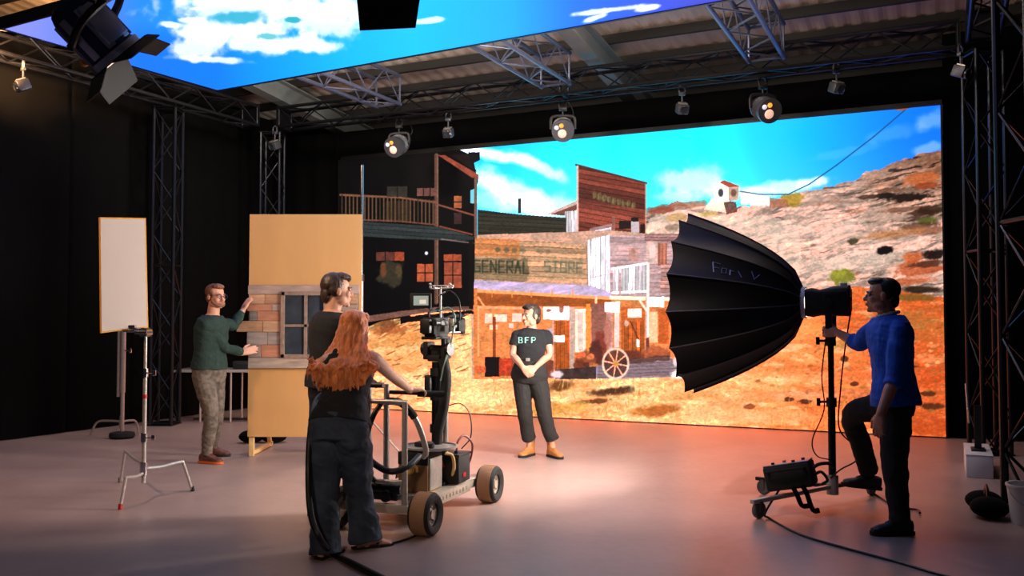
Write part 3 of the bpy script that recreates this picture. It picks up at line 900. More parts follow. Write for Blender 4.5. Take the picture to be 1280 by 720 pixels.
# roof: corrugated sheets between purlins
r_ = MB(); vs = []; fs = []
nrib = 80; Lr = 17.0
for i in range(nrib * 4 + 1):
    u = -4.0 + Lr * i / (nrib * 4)
    dz = [0, 0, .018, .018][i % 4]
    for f in (-2.45, 10.0):
        vs.append(S(u, f, RZ(f) + dz + .05))
for i in range(nrib * 4):
    fs.append((2 * i, 2 * i + 1, 2 * i + 3, 2 * i + 2))
r_.add(vs, fs)
ro = r_.build('ceiling', 'roofmetal', smooth=0, fix=False)
ro.modifiers.new('thickness', 'SOLIDIFY').thickness = .01
struct(ro)
M['purlin'] = mat('dark_purlin', (34, 32, 32), .7, noise=.1, nscale=4)
for k, f in enumerate((-2.2, -1.45, -.70, .05, .80, 1.55, 2.3, 3.05, 3.8, 4.55, 5.3)):
    b_ = MB()
    b_.bar(S(-4, f, RZ(f) - .02), S(13, f, RZ(f) - .02), .07, .12, up=UZ)
    struct(b_.build('trim_purlin', 'purlin', smooth=0))
def ibeam(a, b, h=.3, w=.2, t=.025, name='trim_beam', m='beam'):
    mb = MB(); a, b = V(a), V(b)
    d = (b - a).normalized(); x, y, _ = frame_from(d)
    up = y if abs(y.z) > abs(x.z) else x
    if up.z < 0: up = -up
    mb.bar(a + up * h / 2, b + up * h / 2, w, t, up=up); mb.bar(a - up * h / 2, b - up * h / 2, w, t, up=up); mb.bar(a, b, t, h, up=up)
    return struct(mb.build(name, m, smooth=0))
# rafters towards the back wall (the long pale-green one right of the middle)
for u in (4.1, -1.0, 9.3):
    ibeam(S(u, 7.5, RZ(7.5) - .26), S(u, -2.3, RZ(-2.3) - .26), .30, .22)
b_ = MB(); b_.tube([S(3.6, 2.0, 5.12), S(-3.0, 2.0, 5.12)], .06, 12)
struct(b_.build('trim_duct', 'beam'))
b_ = MB(); b_.bar(S(4.55, -1.7, 4.2), S(4.55, -1.75, RZ(-1.7)), .12, .12)
struct(b_.build('trim_strut', 'beam', smooth=0))

# ================================================================== LED screens
scr = thing('led_screen', 'huge LED screen showing a sunlit desert frontier town', 'screen', S(SCW / 2, 0, 0), math.atan2(-UL.y, -UL.x))
led_mesh('display', S(SCW, 0.012, .015), -UL, UZ, SCW, SCH - .015, 1150, 520, paint_town, scr, 1.12, 'led_picture_town')
h_ = MB()
ny_, nx_ = 8, 18
for i in range(nx_):
    for j in range(ny_):
        w, h = SCW / nx_, (SCH - .015) / ny_
        h_.box(S((i + .5) * w, -.042, .015 + (j + .5) * h), (w * .998, .10, h * .998), SROT)
o = h_.build('cabinet_grid', 'matte', scr, smooth=0); o['label'] = 'black screen cabinets behind the picture'
h_ = MB(); h_.bar(S(-.01, -.04, 0), S(-.01, -.04, SCH + .01), .02, .14, up=UF); h_.bar(S(-.02, -.04, SCH + .01), S(SCW + .02, -.04, SCH + .01), .14, .02, up=UF); h_.bar(S(SCW + .01, -.04, 0), S(SCW + .01, -.04, SCH + .01), .02, .14, up=UF)
h_.build('edge_frame', 'black', scr, smooth=0)

# overhead screen: rectangle seen from below
CZ = 4.35
cA, cB, cD = G(272, 113, CZ), G(10, 33, CZ), G(880, 5, CZ)
ce = (cD - cA).normalized(); cs = (cB - cA); cs = (cs - ce * cs.dot(ce)); cdep = (cB - cA).dot(cs.normalized()); cs.normalize()
CW = 7.7
csc = thing('overhead_led_screen', 'overhead LED panel showing blue sky and white clouds', 'screen', cA + ce * CW / 2 + cs * cdep / 2 + UZ * .02, math.atan2(ce.y, ce.x))
led_mesh('display', cA, cs, ce, cdep, CW, 240, 700, paint_sky, csc, 1.0, 'led_picture_sky', .8)
h_ = MB(); rotC = Matrix((ce, -cs, UZ)).transposed()
h_.box(cA + ce * CW / 2 + cs * cdep / 2 + UZ * .055, (CW + .02, cdep + .02, .10), rotC)
h_.build('cabinet_grid', 'matte', csc, smooth=0)
h_ = MB()
for s_ in (0.0, 1.0):
    h_.bar(cA + cs * cdep * s_ + UZ * .05, cA + cs * cdep * s_ + ce * CW + UZ * .05, .03, .12, up=UZ)
for s_ in (0.0, 1.0):
    h_.bar(cA + ce * CW * s_ + UZ * .05, cA + ce * CW * s_ + cs * cdep + UZ * .05, .03, .12, up=UZ)
h_.build('edge_frame', 'black', csc, smooth=0)
# ================================================================== trusses
def truss(name, label, a, b, side=.29, rc=.025, rb=.0105, bay=.42, group=None, m='darkalu', plates=True, category='truss'):
    a, b = V(a), V(b); d = (b - a); L = d.length; d.normalize()
    x, y, _ = frame_from(d)
    h = side / 2
    t = thing(name, label, category, a if abs(d.z) > .5 else (a + b) / 2 - UZ * side / 2, 0, group)
    cs_ = [(-h, -h), (h, -h), (h, h), (-h, h)]
    for (p, q) in cs_:
        c = MB(); c.tube([a + x * p + y * q, b + x * p + y * q], rc, 10); c.build('chord', m, t)
    n = max(2, int(round(L / bay))); br = MB()
    for k in range(4):
        p, q = cs_[k], cs_[(k + 1) % 4]
        for i in range(n):
            s0, s1 = L * i / n, L * (i + 1) / n
            A, B = (p, q) if (i + k) % 2 else (q, p)
            br.tube([a + x * A[0] + y * A[1] + d * s0, a + x * B[0] + y * B[1] + d * s1], rb, 6)
    for s0 in ([0.02, L - .02] if L < 4 else [.02, L / 2, L - .02]):
        for k in range(4):
            p, q = cs_[k], cs_[(k + 1) % 4]
            br.tube([a + x * p[0] + y * p[1] + d * s0, a + x * q[0] + y * q[1] + d * s0], rb * 1.4, 6)
    br.build('bracing', m, t)
    if plates:
        for s0 in (0, L):
            pl = MB(); pl.box(a + d * s0, (side + .06, side + .06, .014), Matrix((x, y, d)).transposed())
            pl.build('end_plate', m, t)
    return t
TZ = 4.55
M['crossmetal'] = mat('blue_lit_truss_metal', (92, 98, 122), .36, .5, noise=.1)  # paler and bluer than the other trusses: blue screen light painted in
truss('lighting_truss', 'long dark lighting truss crossing above the top of the big screen', S(9.2, 1.14, TZ), S(-.2, 1.14, TZ))
truss('lighting_truss', 'dark truss running along the top of the left black drapes', S(9.55, 1.5, TZ), S(9.55, 10.5, TZ))
truss('lighting_truss', 'dark truss high along the right side above the right towers', S(-.42, 1.5, TZ), S(-.42, 9, TZ))
for u, lb in ((7.15, 'bluish cross truss nearest the left corner, above the overhead screen'), (4.55, 'bluish cross truss meeting the long truss above the brown sign building'), (1.85, 'bluish cross truss meeting the long truss at the right, above the softbox')):
    truss('cross_truss', lb, S(u, 1.32, TZ + .16), S(u, 6.3, TZ + .16), .40, .028, m='crossmetal', plates=False, group='cross trusses over the stage')
truss('truss_tower', 'dark upright truss tower behind the white reflector board', S(9.62, 3.05, .01), S(9.62, 3.05, 4.34))
truss('truss_tower', 'dark upright truss tower in the far left corner behind the plywood flat', S(9.42, 1.14, .01), S(9.42, 1.14, 4.34))
truss('truss_tower', 'upright truss tower beside the right end of the big screen', S(-.42, 1.2, .01), S(-.42, 1.2, 4.34))
truss('truss_tower', 'big upright truss tower nearest the camera on the right', S(-.66, 4.40, .01), S(-.66, 4.40, 4.34), .42, .03, .013)

# ================================================================== small rig fixtures
M['lampglow'] = mat('lit_lens_warm', (250, 215, 200), .3, emit=(235, 180, 155), estr=.8)
M['amberglow'] = mat('lit_amber_gel', (240, 150, 40), .3, emit=(245, 160, 50), estr=1.1)
M['whiteglow'] = mat('lit_white_lens', (225, 225, 245), .3, emit=(215, 215, 240), estr=.8)
M['greybody'] = mat('grey_lamp_housing', (88, 90, 98), .45, .5)
def spotlight(label, top, facing=0.0, scale=1.0):
    """truss spot: clamp, yoke, drum housing with a cluster of three lenses"""
    t = thing('stage_spotlight', label, 'spotlight', top, facing, 'spotlights under the long truss')
    s = scale; W = _W[t.name]
    def mb(): return MB(W @ Matrix.Scale(s, 4))
    c = mb(); c.tube(crom([(-.045, 0, .05), (-.05, 0, .12), (0, 0, .165), (.05, 0, .12), (.045, 0, .05)], 4), .012, 8); c.box((0, 0, .03), (.11, .05, .05), bev=.008); c.cyl((0, 0, .03), (0, 0, -.07), .014); c.build('clamp', 'black', t)
    c = mb(); c.tube(crom([(-.16, 0, -.24), (-.16, 0, -.12), (-.11, 0, -.07), (.11, 0, -.07), (.16, 0, -.12), (.16, 0, -.24)], 5), .014, 8, flat=1.6); c.build('yoke', 'black', t)
    ax = V((0, -.92, -.39)).normalized()
    c = mb(); o = V((0, .12, -.18))
    c.lathe([(.02, -.02), (.09, -.01), (.13, .04), (.14, .10), (.14, .26), (.15, .27), (.15, .33), (.135, .33)], o, ax, 24, cap=True)
    for k in range(6): c.lathe([(.142, .12 + .02 * k), (.149, .124 + .02 * k), (.142, .128 + .02 * k)], o, ax, 24)
    h = c.build('housing', 'greybody', t)
    c = mb(); c.box(o + ax * .02 + V((0, .02, .06)), (.09, .14, .08), bev=.01); c.build('gear_box', 'black', t)
    x, y, _ = frame_from(ax)
    for nm, mt, px, py, r in (('main_lens', 'lampglow', .01, -.035, .058), ('small_lens', 'whiteglow', .085, .045, .03), ('amber_lens', 'amberglow', .02, .07, .03)):
        c = mb(); c.ellipsoid(o + ax * .335 - x * px + (-y) * -py, (r, r, .02), Matrix((x, y, ax)).transposed(), 20, 8)
        lo = c.build(nm, mt, t)
    c = mb(); c.tube(crom([(.05, .1, -.12), (.14, .16, -.02), (.1, .1, .12), (.03, .03, .15)], 5), .008, 6); c.build('power_cable', 'cable', t)
    return t
LOWZ = TZ - .145 - .165
def along(u): return S(u, 1.14 + .0, LOWZ)
FACE = math.atan2(-.32, 1) 
spotlight('lit truss spotlight above the dark house, leftmost under the long truss', S(7.18, 1.0, LOWZ), -.32)
spotlight('lit truss spotlight hanging above the brown sign building', S(4.58, 1.0, LOWZ), -.06)
spotlight('lit truss spotlight above the softbox, rightmost under the long truss', S(1.95, 1.0, LOWZ), .2)
def tracker(label, top, rz):
    """small clamp-mounted camera head"""
    t = thing('tracking_camera', label, 'camera', top, rz, 'small camera heads on the trusses')
    W = _W[t.name]
    c = MB(W); c.tube(crom([(-.035, 0, .03), (-.04, 0, .09), (0, 0, .13), (.04, 0, .09), (.035, 0, .03)], 4), .011, 8); c.box((0, 0, .02), (.08, .045, .04), bev=.006); c.build('clamp', 'greybody', t)
    c = MB(W); c.cyl((0, 0, .02), (0, 0, -.10), .011, 10); c.box((0, 0, -.10), (.05, .04, .03), bev=.005); c.build('stem', 'greybody', t)
    c = MB(W); c.box((0, .0, -.17), (.14, .14, .12), Matrix.Rotation(R(25), 3, 'X'), bev=.014); b = c.build('body', 'greybody', t)
    c = MB(W); ax = Matrix.Rotation(R(25), 3, 'X') @ V((0, -1, 0)); c.lathe([(.055, .065), (.055, .09), (.045, .095), (.04, .085), (.0, .08)], (0, 0, -.17), ax, 18); c.build('lens', 'whiteglow' if 0 else 'glassdark', t)
    c = MB(W); c.box(V((0, 0, -.17)) + Matrix.Rotation(R(25), 3, 'X') @ V((0, 0, .07)), (.1, .1, .012), Matrix.Rotation(R(25), 3, 'X')); c.build('fin_plate', 'steel', t)
    return t
TL = TZ - .145 - .13
tracker('small grey camera head under the long truss, between its two left spotlights', S(6.35, 1.0, TL), -.2)
tracker('small grey camera head under the long truss, between its two right spotlights', S(2.95, 1.0, TL), .15)
tracker('small pale camera head at the left corner where the trusses meet', S(9.2, 1.35, TL), -.5)
tracker('small grey camera head under the left side truss, beyond the barn-door lamp', S(9.45, 5.35, TL), -.9)
tracker('small camera head at the top of the tower beside the big screen', S(-.2, 1.45, TL - .02), .6)
tracker('small dim camera head just right of the rightmost spotlight', S(1.10, 1.0, TL + .06), .3)
# ladder-like cable bundle on the right truss
c = MB(); c.tube(crom([P(1228, -6, 9.0), P(1224, 12, 9.05), P(1219, 26, 9.3), P(1216, 40, 9.5)], 5), .012, 8)
tag(c.build('hanging_cable', 'cable'), 'thin blue-lit cable hanging from the right corner of the truss', 'cable')

# ================================================================== barn-door fresnel lamps
M['fresnelbody'] = mat('blue_black_lamp_paint', (58, 72, 108), .38, .35)
M['fresneledge'] = mat('sky_lit_lamp_casting', (196, 198, 224), .3, .75)  # pale lavender puts the overhead screen's light into the casting and rib colour
M['door'] = mat('black_barn_door', (26, 25, 28), .5, .2)
M['brass'] = mat('amber_lamp_knob', (215, 120, 50), .4)
M['lens'] = mat('fresnel_lens_glass', (235, 215, 185), .2, emit=(255, 214, 160), estr=6)
def fresnel(label, c0, ax, roll_up, s=1.0, doors=(1, 1, 1, 1), hang_z=4.45):
    c0, ax = V(c0), V(ax).normalized()
    x, y, _ = frame_from(ax, V(roll_up))           # x sideways, y 'up' of the lamp
    rot = Matrix((x, y, ax)).transposed()
    t = thing('barn_door_lamp', label, 'stage light', c0 + UZ * 0, 0, 'big barn-door lamps hanging at the front')
    X = Matrix.Translation(c0) @ rot.to_4x4() @ Matrix.Scale(s, 4)
    b = MB(X)   # octagonal-ish barrel: rear cap, body with ribs, front ring
    b.lathe([(.0, -.30), (.13, -.30), (.17, -.27), (.19, -.22), (.195, -.20), (.195, .16), (.205, .17), (.205, .19)], (0, 0, 0), V((0, 0, 1)), 28)
    for k in range(10):
        a = R(36 * k + 18); d = V((math.cos(a), math.sin(a), 0))
        pass
    b.build('housing', 'fresnelbody', t)
    for k in range(8):
        a = R(45 * k + 22); d = V((math.cos(a), math.sin(a), 0)); b = MB(X)
        b.bar(d * .2 + V((0, 0, -.2)), d * .2 + V((0, 0, .15)), .07, .018, up=d, bev=.004); b.build('cooling_rib', 'fresneledge', t)
    b = MB(X); b.box((0, .205, -.03), (.2, .05, .32), bev=.012); b.box((0, -.21, -.04), (.22, .07, .30), bev=.012); h = b.build('gear_box', 'fresneledge', t)
    b = MB(X); b.lathe([(.205, .17), (.225, .17), (.225, .235), (.2, .235), (.2, .18)], (0, 0, 0), V((0, 0, 1)), 28); fr = b.build('front_ring', 'fresneledge', t)
    b = MB(X); b.ellipsoid((0, 0, .185), (.198, .198, .03), None, 24, 8); b.build('lens', 'lens', t)
    b = MB(X); b.lathe([(0, 0), (.03, 0), (.034, .02), (.03, .05), (0, .05)], (-.1, -.245, .1), V((0, -1, 0)), 14); b.build('focus_knob', 'brass', t)
    b = MB(X); b.tube(crom([(-.23, 0, -.03), (-.24, .15, -.06), (-.2, .34, -.1), (0, .40, -.12), (.2, .34, -.1), (.24, .15, -.06), (.23, 0, -.03)], 5), .018, 8, flat=1.8); b.cyl((-.25, 0, -.03), (-.19, 0, -.03), .03); b.cyl((.25, 0, -.03), (.19, 0, -.03), .03); b.build('yoke', 'black', t)
    top = X @ V((0, .40, -.12))
    b = MB(); b.cyl(top, (top.x, top.y, hang_z), .022, 14); b.cyl(top, (top.x, top.y, top.z + .55), .030, 14); b.build('hanger_pole', 'black', t)
    b = MB(X); b.tube(crom([(.05, .1, -.29), (.0, .2, -.38), (-.1, .3, -.3), (-.06, .42, -.14)], 6), .012, 8); b.build('power_cable', 'cable', t)
    for k, (a, ang, w0, w1, ln) in enumerate([(0, doors[0], .17, .14, .20), (90, doors[1], .20, .16, .20), (180, doors[2], .17, .14, .20), (270, doors[3], .20, .17, .24)]):
        if ang is None: continue
        d = V((math.cos(R(a)), math.sin(R(a)), 0)); e = V((-d.y, d.x, 0))
        dirv = (V((0, 0, 1)) * math.cos(R(ang)) + d * math.sin(R(ang))).normalized()
        nrm = e.cross(dirv).normalized()
        o = d * .225 + V((0, 0, .235))
        q = [o - e * w0, o + e * w0, o + e * w1 + dirv * ln, o - e * w1 + dirv * ln]
        b = MB(X); b.add([p + nrm * .004 for p in q] + [p - nrm * .004 for p in q], [(0, 1, 2, 3), (7, 6, 5, 4), (0, 4, 5, 1), (1, 5, 6, 2), (2, 6, 7, 3), (3, 7, 4, 0)])
        b.cyl(o - e * w0 * .9, o + e * w0 * .9, .009, 8)
        b.build('barn_door', 'door', t, smooth=0)
    return t, X
l1c = P(120, 42, 5.5)
L1AX = V((.56, .42, -.66)).normalized()
fresnel('big dark barn-door lamp hanging at top left in front of the overhead screen', l1c, L1AX, (.35, -.75, .35), .80, (38, 72, 60, 28))
l2c = P(482, -84, 5.2)
L2AX = V((.12, .80, -.55)).normalized()
fresnel('barn-door lamp at the top edge with only its black lower flap in view', l2c, L2AX, (0, 0, 1), 1.0, (None, 30, None, 60))
truss('lighting_truss', 'front truss above the camera carrying the two barn-door lamps', V((-4.6, 5.62, 4.6)), V((-.9, 5.24, 4.6)))
# ================================================================== props
def wood(name, c, stretch=(14, 14, 2.0), noise=.28):
    return mat(name, c, .75, noise=noise, nscale=3, stretch=stretch, bump=.3, bscale=8)
# ---- plywood flat
FY = 9.45
ft = thing('plywood_flat', 'tall beige plywood flat standing behind the weathered window panel', 'scenery flat', V((P(381, 400, FY).x, FY, 0)))
xl, xr = P(311, 400, FY).x, P(452, 400, FY).x
zt, zb = P(381, 268, FY).z, P(381, 546, FY).z
b = MB(); b.box(((xl + xr) / 2, FY, (zt + zb) / 2), (xr - xl, .018, zt - zb), bev=.002); b.build('board', 'ply', ft, smooth=0)
for x in (xl + .035, xr - .035):
    b = MB(); b.box((x, FY + .034, (zt - .05) / 2), (.05, .045, zt - .05), bev=.003); b.build('batten', 'pine', ft, smooth=0)
for z in (zb + .03, zt - .03):
    b = MB(); b.box(((xl + xr) / 2, FY + .032, z), (xr - xl - .14, .04, .06)); b.build('cross_rail', 'pine', ft, smooth=0)
for x in (xl + .035, xr - .035):
    b = MB(); b.bar((x, FY + .06, 1.5), (x, FY + .75, .03), .04, .04); b.bar((x, FY + .06, .03), (x, FY + .8, .03), .04, .04); b.build('back_brace', 'pine', ft, smooth=0)

# ---- weathered window panel on the flat
fc = thing('window_panel', 'weathered plank wall panel with a four-pane window on the plywood flat', 'set piece', V((P(370, 400, FY - .05).x, FY - .05, P(370, 460, FY - .05).z)))
Y1 = FY - .045
def fx(px): return P(px, 400, Y1).x
def fz(py): return P(640, py, Y1).z
wc = [(160, 136, 124), (172, 128, 96), (146, 132, 124), (186, 144, 112), (138, 116, 102), (112, 104, 102), (172, 116, 88), (168, 148, 134)]
wm = [wood('old_plank_%s' % n, c, (1.6, 8, 8)) for n, c in zip(('rose', 'tan', 'grey', 'honey', 'brown', 'ash', 'rust', 'pale'), wc)]
b = MB(); rr = random.Random(4)
def plank(px0, px1, py0, py1, mi, th=.022, off=0):
    b.cur = mi
    b.box(((fx(px0) + fx(px1)) / 2, Y1 - off, (fz(py0) + fz(py1)) / 2), (fx(px1) - fx(px0), th, fz(py0) - fz(py1) - .004), bev=.004)
plank(310, 449, 356.5, 368, 0, .03); plank(311, 449, 447, 460.5, 7, .03)
rows = [(368, 380), (380, 389), (389, 401), (401, 415), (415, 431), (431, 447)]
for i, (y0, y1) in enumerate(rows):
    xs = [(311, 331, 351), (309, 340, 351), (312, 322, 351), (296, 329, 351), (309, 335, 351), (311, 327, 351)][i]
    for k in range(2): plank(xs[k], xs[k + 1] - .4, y0, y1, [3, 1, 6, 0, 5, 6, 1, 3, 2, 2, 4, 6][i * 2 + k], .022, rr.uniform(-.003, .005))
    plank(410, 449 - rr.uniform(0, 6), y0, y1, [1, 4, 3, 0, 5, 2][i], .022)
b.cur = 5; b.box(((fx(311) + fx(449)) / 2, Y1 + .018, (fz(358) + fz(459)) / 2), (fx(449) - fx(311) - .02, .012, fz(358) - fz(459) - .02))
b.build('plank_cladding', wm, fc, smooth=0)
wf = MB(); fr = wood('window_frame_wood', (136, 110, 94), (6, 6, 6))
x0, x1, z0, z1 = fx(352), fx(409), fz(447), fz(365)
for (a, c) in (((x0 + .015, 0, z0), (x0 + .015, 0, z1)), ((x1 - .015, 0, z0), (x1 - .015, 0, z1)), ((x0, 0, z0 + .015), (x1, 0, z0 + .015)), ((x0, 0, z1 - .015), (x1, 0, z1 - .015))):
    wf.bar(V(a) + V((0, Y1 - .008, 0)), V(c) + V((0, Y1 - .008, 0)), .04, .045, up=V((0, 1, 0)))
mx, mz = fx(382.5), fz(407)
wf.bar((mx, Y1 - .006, z0), (mx, Y1 - .006, z1), .032, .03, up=V((0, 1, 0))); wf.bar((x0, Y1 - .006, mz), (x1, Y1 - .006, mz), .026, .03, up=V((0, 1, 0)))
wfo = wf.build('window_frame', fr, fc, smooth=0)
g = MB(); g.box(((x0 + x1) / 2, Y1 - .002, (z0 + z1) / 2), (x1 - x0 - .02, .006, z1 - z0 - .02)); g.build('glazing', 'glassdark', wfo, smooth=0)

# ---- C-stand
def cstand(name, label, base, legs, sections, cat='stand'):
    """base xy, legs: list of foot points (xy), sections: (z0,z1,r)"""
    t = thing(name, label, cat, (base[0], base[1], 0))
    for (z0, z1, r) in sections:
        b = MB(); b.cyl((base[0], base[1], z0), (base[0], base[1], z1), r, 14); b.build('column', 'steel', t)
    for (z0, z1, r) in sections[:-1]:
        b = MB(); b.cyl((base[0], base[1], z1 - .05), (base[0], base[1], z1 + .02), r * 1.5, 16)
        b.cyl((base[0] + r, base[1] - .01, z1 - .015), (base[0] + .075, base[1] - .03, z1 - .015), .007, 8)
        b.box((base[0] + .085, base[1] - .033, z1 - .015), (.03, .012, .045), bev=.004)
        b.build('clamp_collar', 'chrome', t)
    return t
cb = V((-2.96, 7.25, 0))
t = cstand('c_stand', 'chrome C-stand with bent legs holding the white reflector board', cb, None, [(.12, .50, .0175), (.45, 1.02, .016), (.98, 1.33, .0125)])
for i, (foot, h) in enumerate([(G(150, 637), .29), (G(241, 614), .24), (G(150, 603), .32)]):
    d = (foot - cb); L = d.length; d.normalize()
    b = MB(); z = .20 + .035 * (i)
    b.tube(crom([cb + UZ * z, cb + d * (L * .35) + UZ * z, cb + d * (L * .74) + UZ * (z + .02), cb + d * (L * .80) + UZ * (z - .0), cb + d * (L * .97) + UZ * .03, foot + UZ * .012], 5), .0125, 10)
    lg = b.build('leg', 'steel', t)
    b = MB(); b.cyl(foot, foot + UZ * .04 - d * .008, .016, 12); b.build('foot_cap', 'red' if i == 0 else 'rubber', lg)
    b = MB(); b.cyl(cb + UZ * (z - .018), cb + UZ * (z + .018), .03, 16); b.build('leg_hub', 'chrome', t)
b = MB(); b.cyl(cb + UZ * .80, cb + UZ * .83, .019, 14); b.build('red_ring', 'red', t)
gh = cb + UZ * 1.33
b = MB(); b.cyl(gh + V((0, .05, .0)), gh + V((0, -.06, 0)), .038, 18); b.cyl(gh + V((0, -.06, 0)), gh + V((0, -.10, 0)), .015, 10); b.box(gh + V((0, -.1, 0)), (.10, .016, .024), bev=.005)
b.cyl(gh + V((-.20, .02, .02)), gh + V((.02, .02, .03)), .008, 10); b.build('grip_head', 'chrome', t)
b = MB(); b.box(gh + V((-.13, .0, .045)), (.10, .05, .03), bev=.006); b.box(gh + V((-.13, 0, .012)), (.10, .05, .02), bev=.006); b.build('board_clamp', 'chrome', t)

# reflector board with yellow edges
M['foam'] = mat('white_foam_board', (206, 190, 180), .7)
M['yellow'] = mat('yellow_board_edge', (226, 158, 58), .6)
bd = thing('reflector_board', 'white foam reflector board with yellow edges on the C-stand', 'reflector', P(155, 414, 7.2))
pts = [P(126.5, 416.5, 7.08), P(185.5, 409.5, 7.34), P(182.5, 272.5, 7.34), P(125, 271.5, 7.08)]
nrm = (pts[1] - pts[0]).cross(pts[3] - pts[0]).normalized()
if nrm.y > 0: nrm = -nrm
th = .028
ctr = sum(pts, V()) / 4
inner = [ctr + (p - ctr) * .992 for p in pts]
b = MB(); b.add([p - nrm * .001 for p in pts] + [p - nrm * (th - .001) for p in pts], [(3, 2, 1, 0), (4, 5, 6, 7), (0, 1, 5, 4), (1, 2, 6, 5), (2, 3, 7, 6), (3, 0, 4, 7)])
b.build('foam_core', 'yellow', bd, smooth=0)
u1 = (pts[1] - pts[0]).normalized(); v1 = (pts[3] - pts[0]).normalized()
ed = .012
q = [pts[0] + u1 * .003 + v1 * ed, pts[1] - u1 * ed + v1 * ed, pts[2] - u1 * ed - v1 * ed * 1.0, pts[3] + u1 * .003 - v1 * ed]
b = MB(); b.add([p + nrm * .0015 for p in q] + [p - nrm * .003 for p in q], [(3, 2, 1, 0), (4, 5, 6, 7), (0, 1, 5, 4), (1, 2, 6, 5), (2, 3, 7, 6), (3, 0, 4, 7)])
b.build('white_face', 'foam', bd, smooth=0)

# ---- second stand behind, on a low spread base with a weight
sb = V((-4.72, 10.9, 0))
t = thing('light_stand', 'grey stand with low spread legs behind the white reflector board', 'stand', sb)
for (z0, z1, r, dx) in ((.05, .62, .024, 0), (.55, 1.32, .030, 0), (.5, 1.34, .018, -.055)):
    b = MB(); b.cyl(sb + V((dx, 0, z0)), sb + V((dx, 0, z1)), r, 14); b.build('column', 'steel', t)
for px, py in ((113, 545), (174, 544), (150, 535)):
    f = G(px, py); d = f - sb
    b = MB(); b.tube(crom([sb + UZ * .20, sb + d * .45 + UZ * .20, sb + d * .8 + UZ * .17, f + UZ * .012], 5), .013, 8); b.build('leg', 'steel', t)
b = MB(); b.lathe([(0, .0), (.13, .0), (.15, .03), (.14, .07), (.05, .085), (0, .085)], sb, UZ, 22); b.build('base_weight', 'rubber', t)
b = MB(); b.cyl(sb + UZ * 1.06, sb + V((.09, -.03, 1.06)), .012, 8); b.box(sb + V((.1, -.03, 1.06)), (.03, .02, .06), bev=.005); b.build('clamp_knob', 'chrome', t)
# upright pole behind the flat
pb = P(451.5, 400, 9.95); pb.z = 0
t = thing('light_stand', 'thin silver stand rising behind the right edge of the plywood flat', 'stand', pb)
b = MB(); b.cyl(pb + UZ * .03, pb + UZ * 1.9, .022, 12); b.build('column', 'steel', t)
b = MB(); b.cyl(pb + UZ * 1.85, pb + UZ * P(452, 206, 9.95).z, .016, 12); b.build('column', 'chrome', t)
for a in (100, 215, 335):
    d = V((math.cos(R(a)), math.sin(R(a)), 0))
    b = MB(); b.cyl(pb + UZ * .45, pb + d * .5 + UZ * .012, .011, 8); b.build('leg', 'steel', t)
b = MB(); b.cyl(pb + UZ * 1.86, pb + UZ * 1.94, .03, 14); b.build('clamp_collar', 'black', t)

# ---- folding table behind the man in green
tx0, tx1, ty = P(218, 400, 12.5).x, P(330, 400, 12.5).x, 12.75
t = thing('folding_table', 'pale folding table standing behind the man in green', 'table', ((tx0 + tx1) / 2, ty, 0))
tz = P(260, 462, 12.5).z
b = MB(); b.box(((tx0 + tx1) / 2, ty, tz - .02), (tx1 - tx0, .6, .035), bev=.006); b.build('tabletop', mat('grey_laminate', (150, 142, 136), .4), t)
for x in (tx0 + .38, tx0 + .80 + .0):
    for y in (ty - .26, ty + .26):
        b = MB(); b.cyl((x, y, .01), (x, y, tz - .035), .014, 10); b.build('leg', 'steel', t)
b = MB(); b.bar((tx0 + .2, ty, .03), (tx1 - .05, ty, .03), .05, .03); b.build('stretcher', 'black', t)
# heaped cables and a case on the table
c = MB(); rr = random.Random(9); base = V((P(246, 400, 12.5).x, ty - .1, tz))
pp = [base + V((.17 * math.cos(a * 1.9) * rr.uniform(.5, 1), .10 * math.sin(a * 1.9), .03 + .02 * (a % 5) + rr.uniform(0, .07))) for a in range(26)]
c.tube(crom(pp, 4), .011, 6)
tag(c.build('coiled_cable', 'cable'), 'tangled heap of dark cables on the pale folding table', 'cable')
t = thing('equipment_case', 'small black case on the table beside the plywood flat', 'case', (P(300, 400, 12.5).x, ty - .05, tz))
c = MB(); c.box((P(300, 400, 12.5).x, ty - .05, tz + .055), (.26, .2, .11), bev=.015); c.build('case_body', 'matte', t)
c = MB(); c.tube(crom([V((P(300, 400, 12.5).x, ty - .155, tz + .07)) + V(q) for q in ((-.06, 0, 0), (-.05, -.03, .0), (.05, -.03, 0), (.06, 0, 0))], 4), .008, 6); c.build('handle', 'rubber', t)
# sandbag at the foot of the flat
sbg = G(318, 556); sbg = V((P(330, 400, 10.5).x, 10.5, 0))
t = thing('sandbag', 'black sandbag on the floor behind the flat, beside its left batten', 'sandbag', sbg)
c = MB()
for k in (-1, 1): c.ellipsoid(sbg + V((k * .13, 0, .075)), (.15, .13, .075), None, 18, 10)
c.ellipsoid(sbg + V((0, 0, .1)), (.12, .05, .03), None, 12, 8)
c.build('bag', 'drape', t, smooth=180)
bag_t = t
c = MB(); c.tube(crom([sbg + V(q) for q in ((-.06, 0, .12), (-.04, 0, .19), (.04, 0, .19), (.06, 0, .12))], 5), .012, 6, flat=2); c.build('strap', 'cable', t)

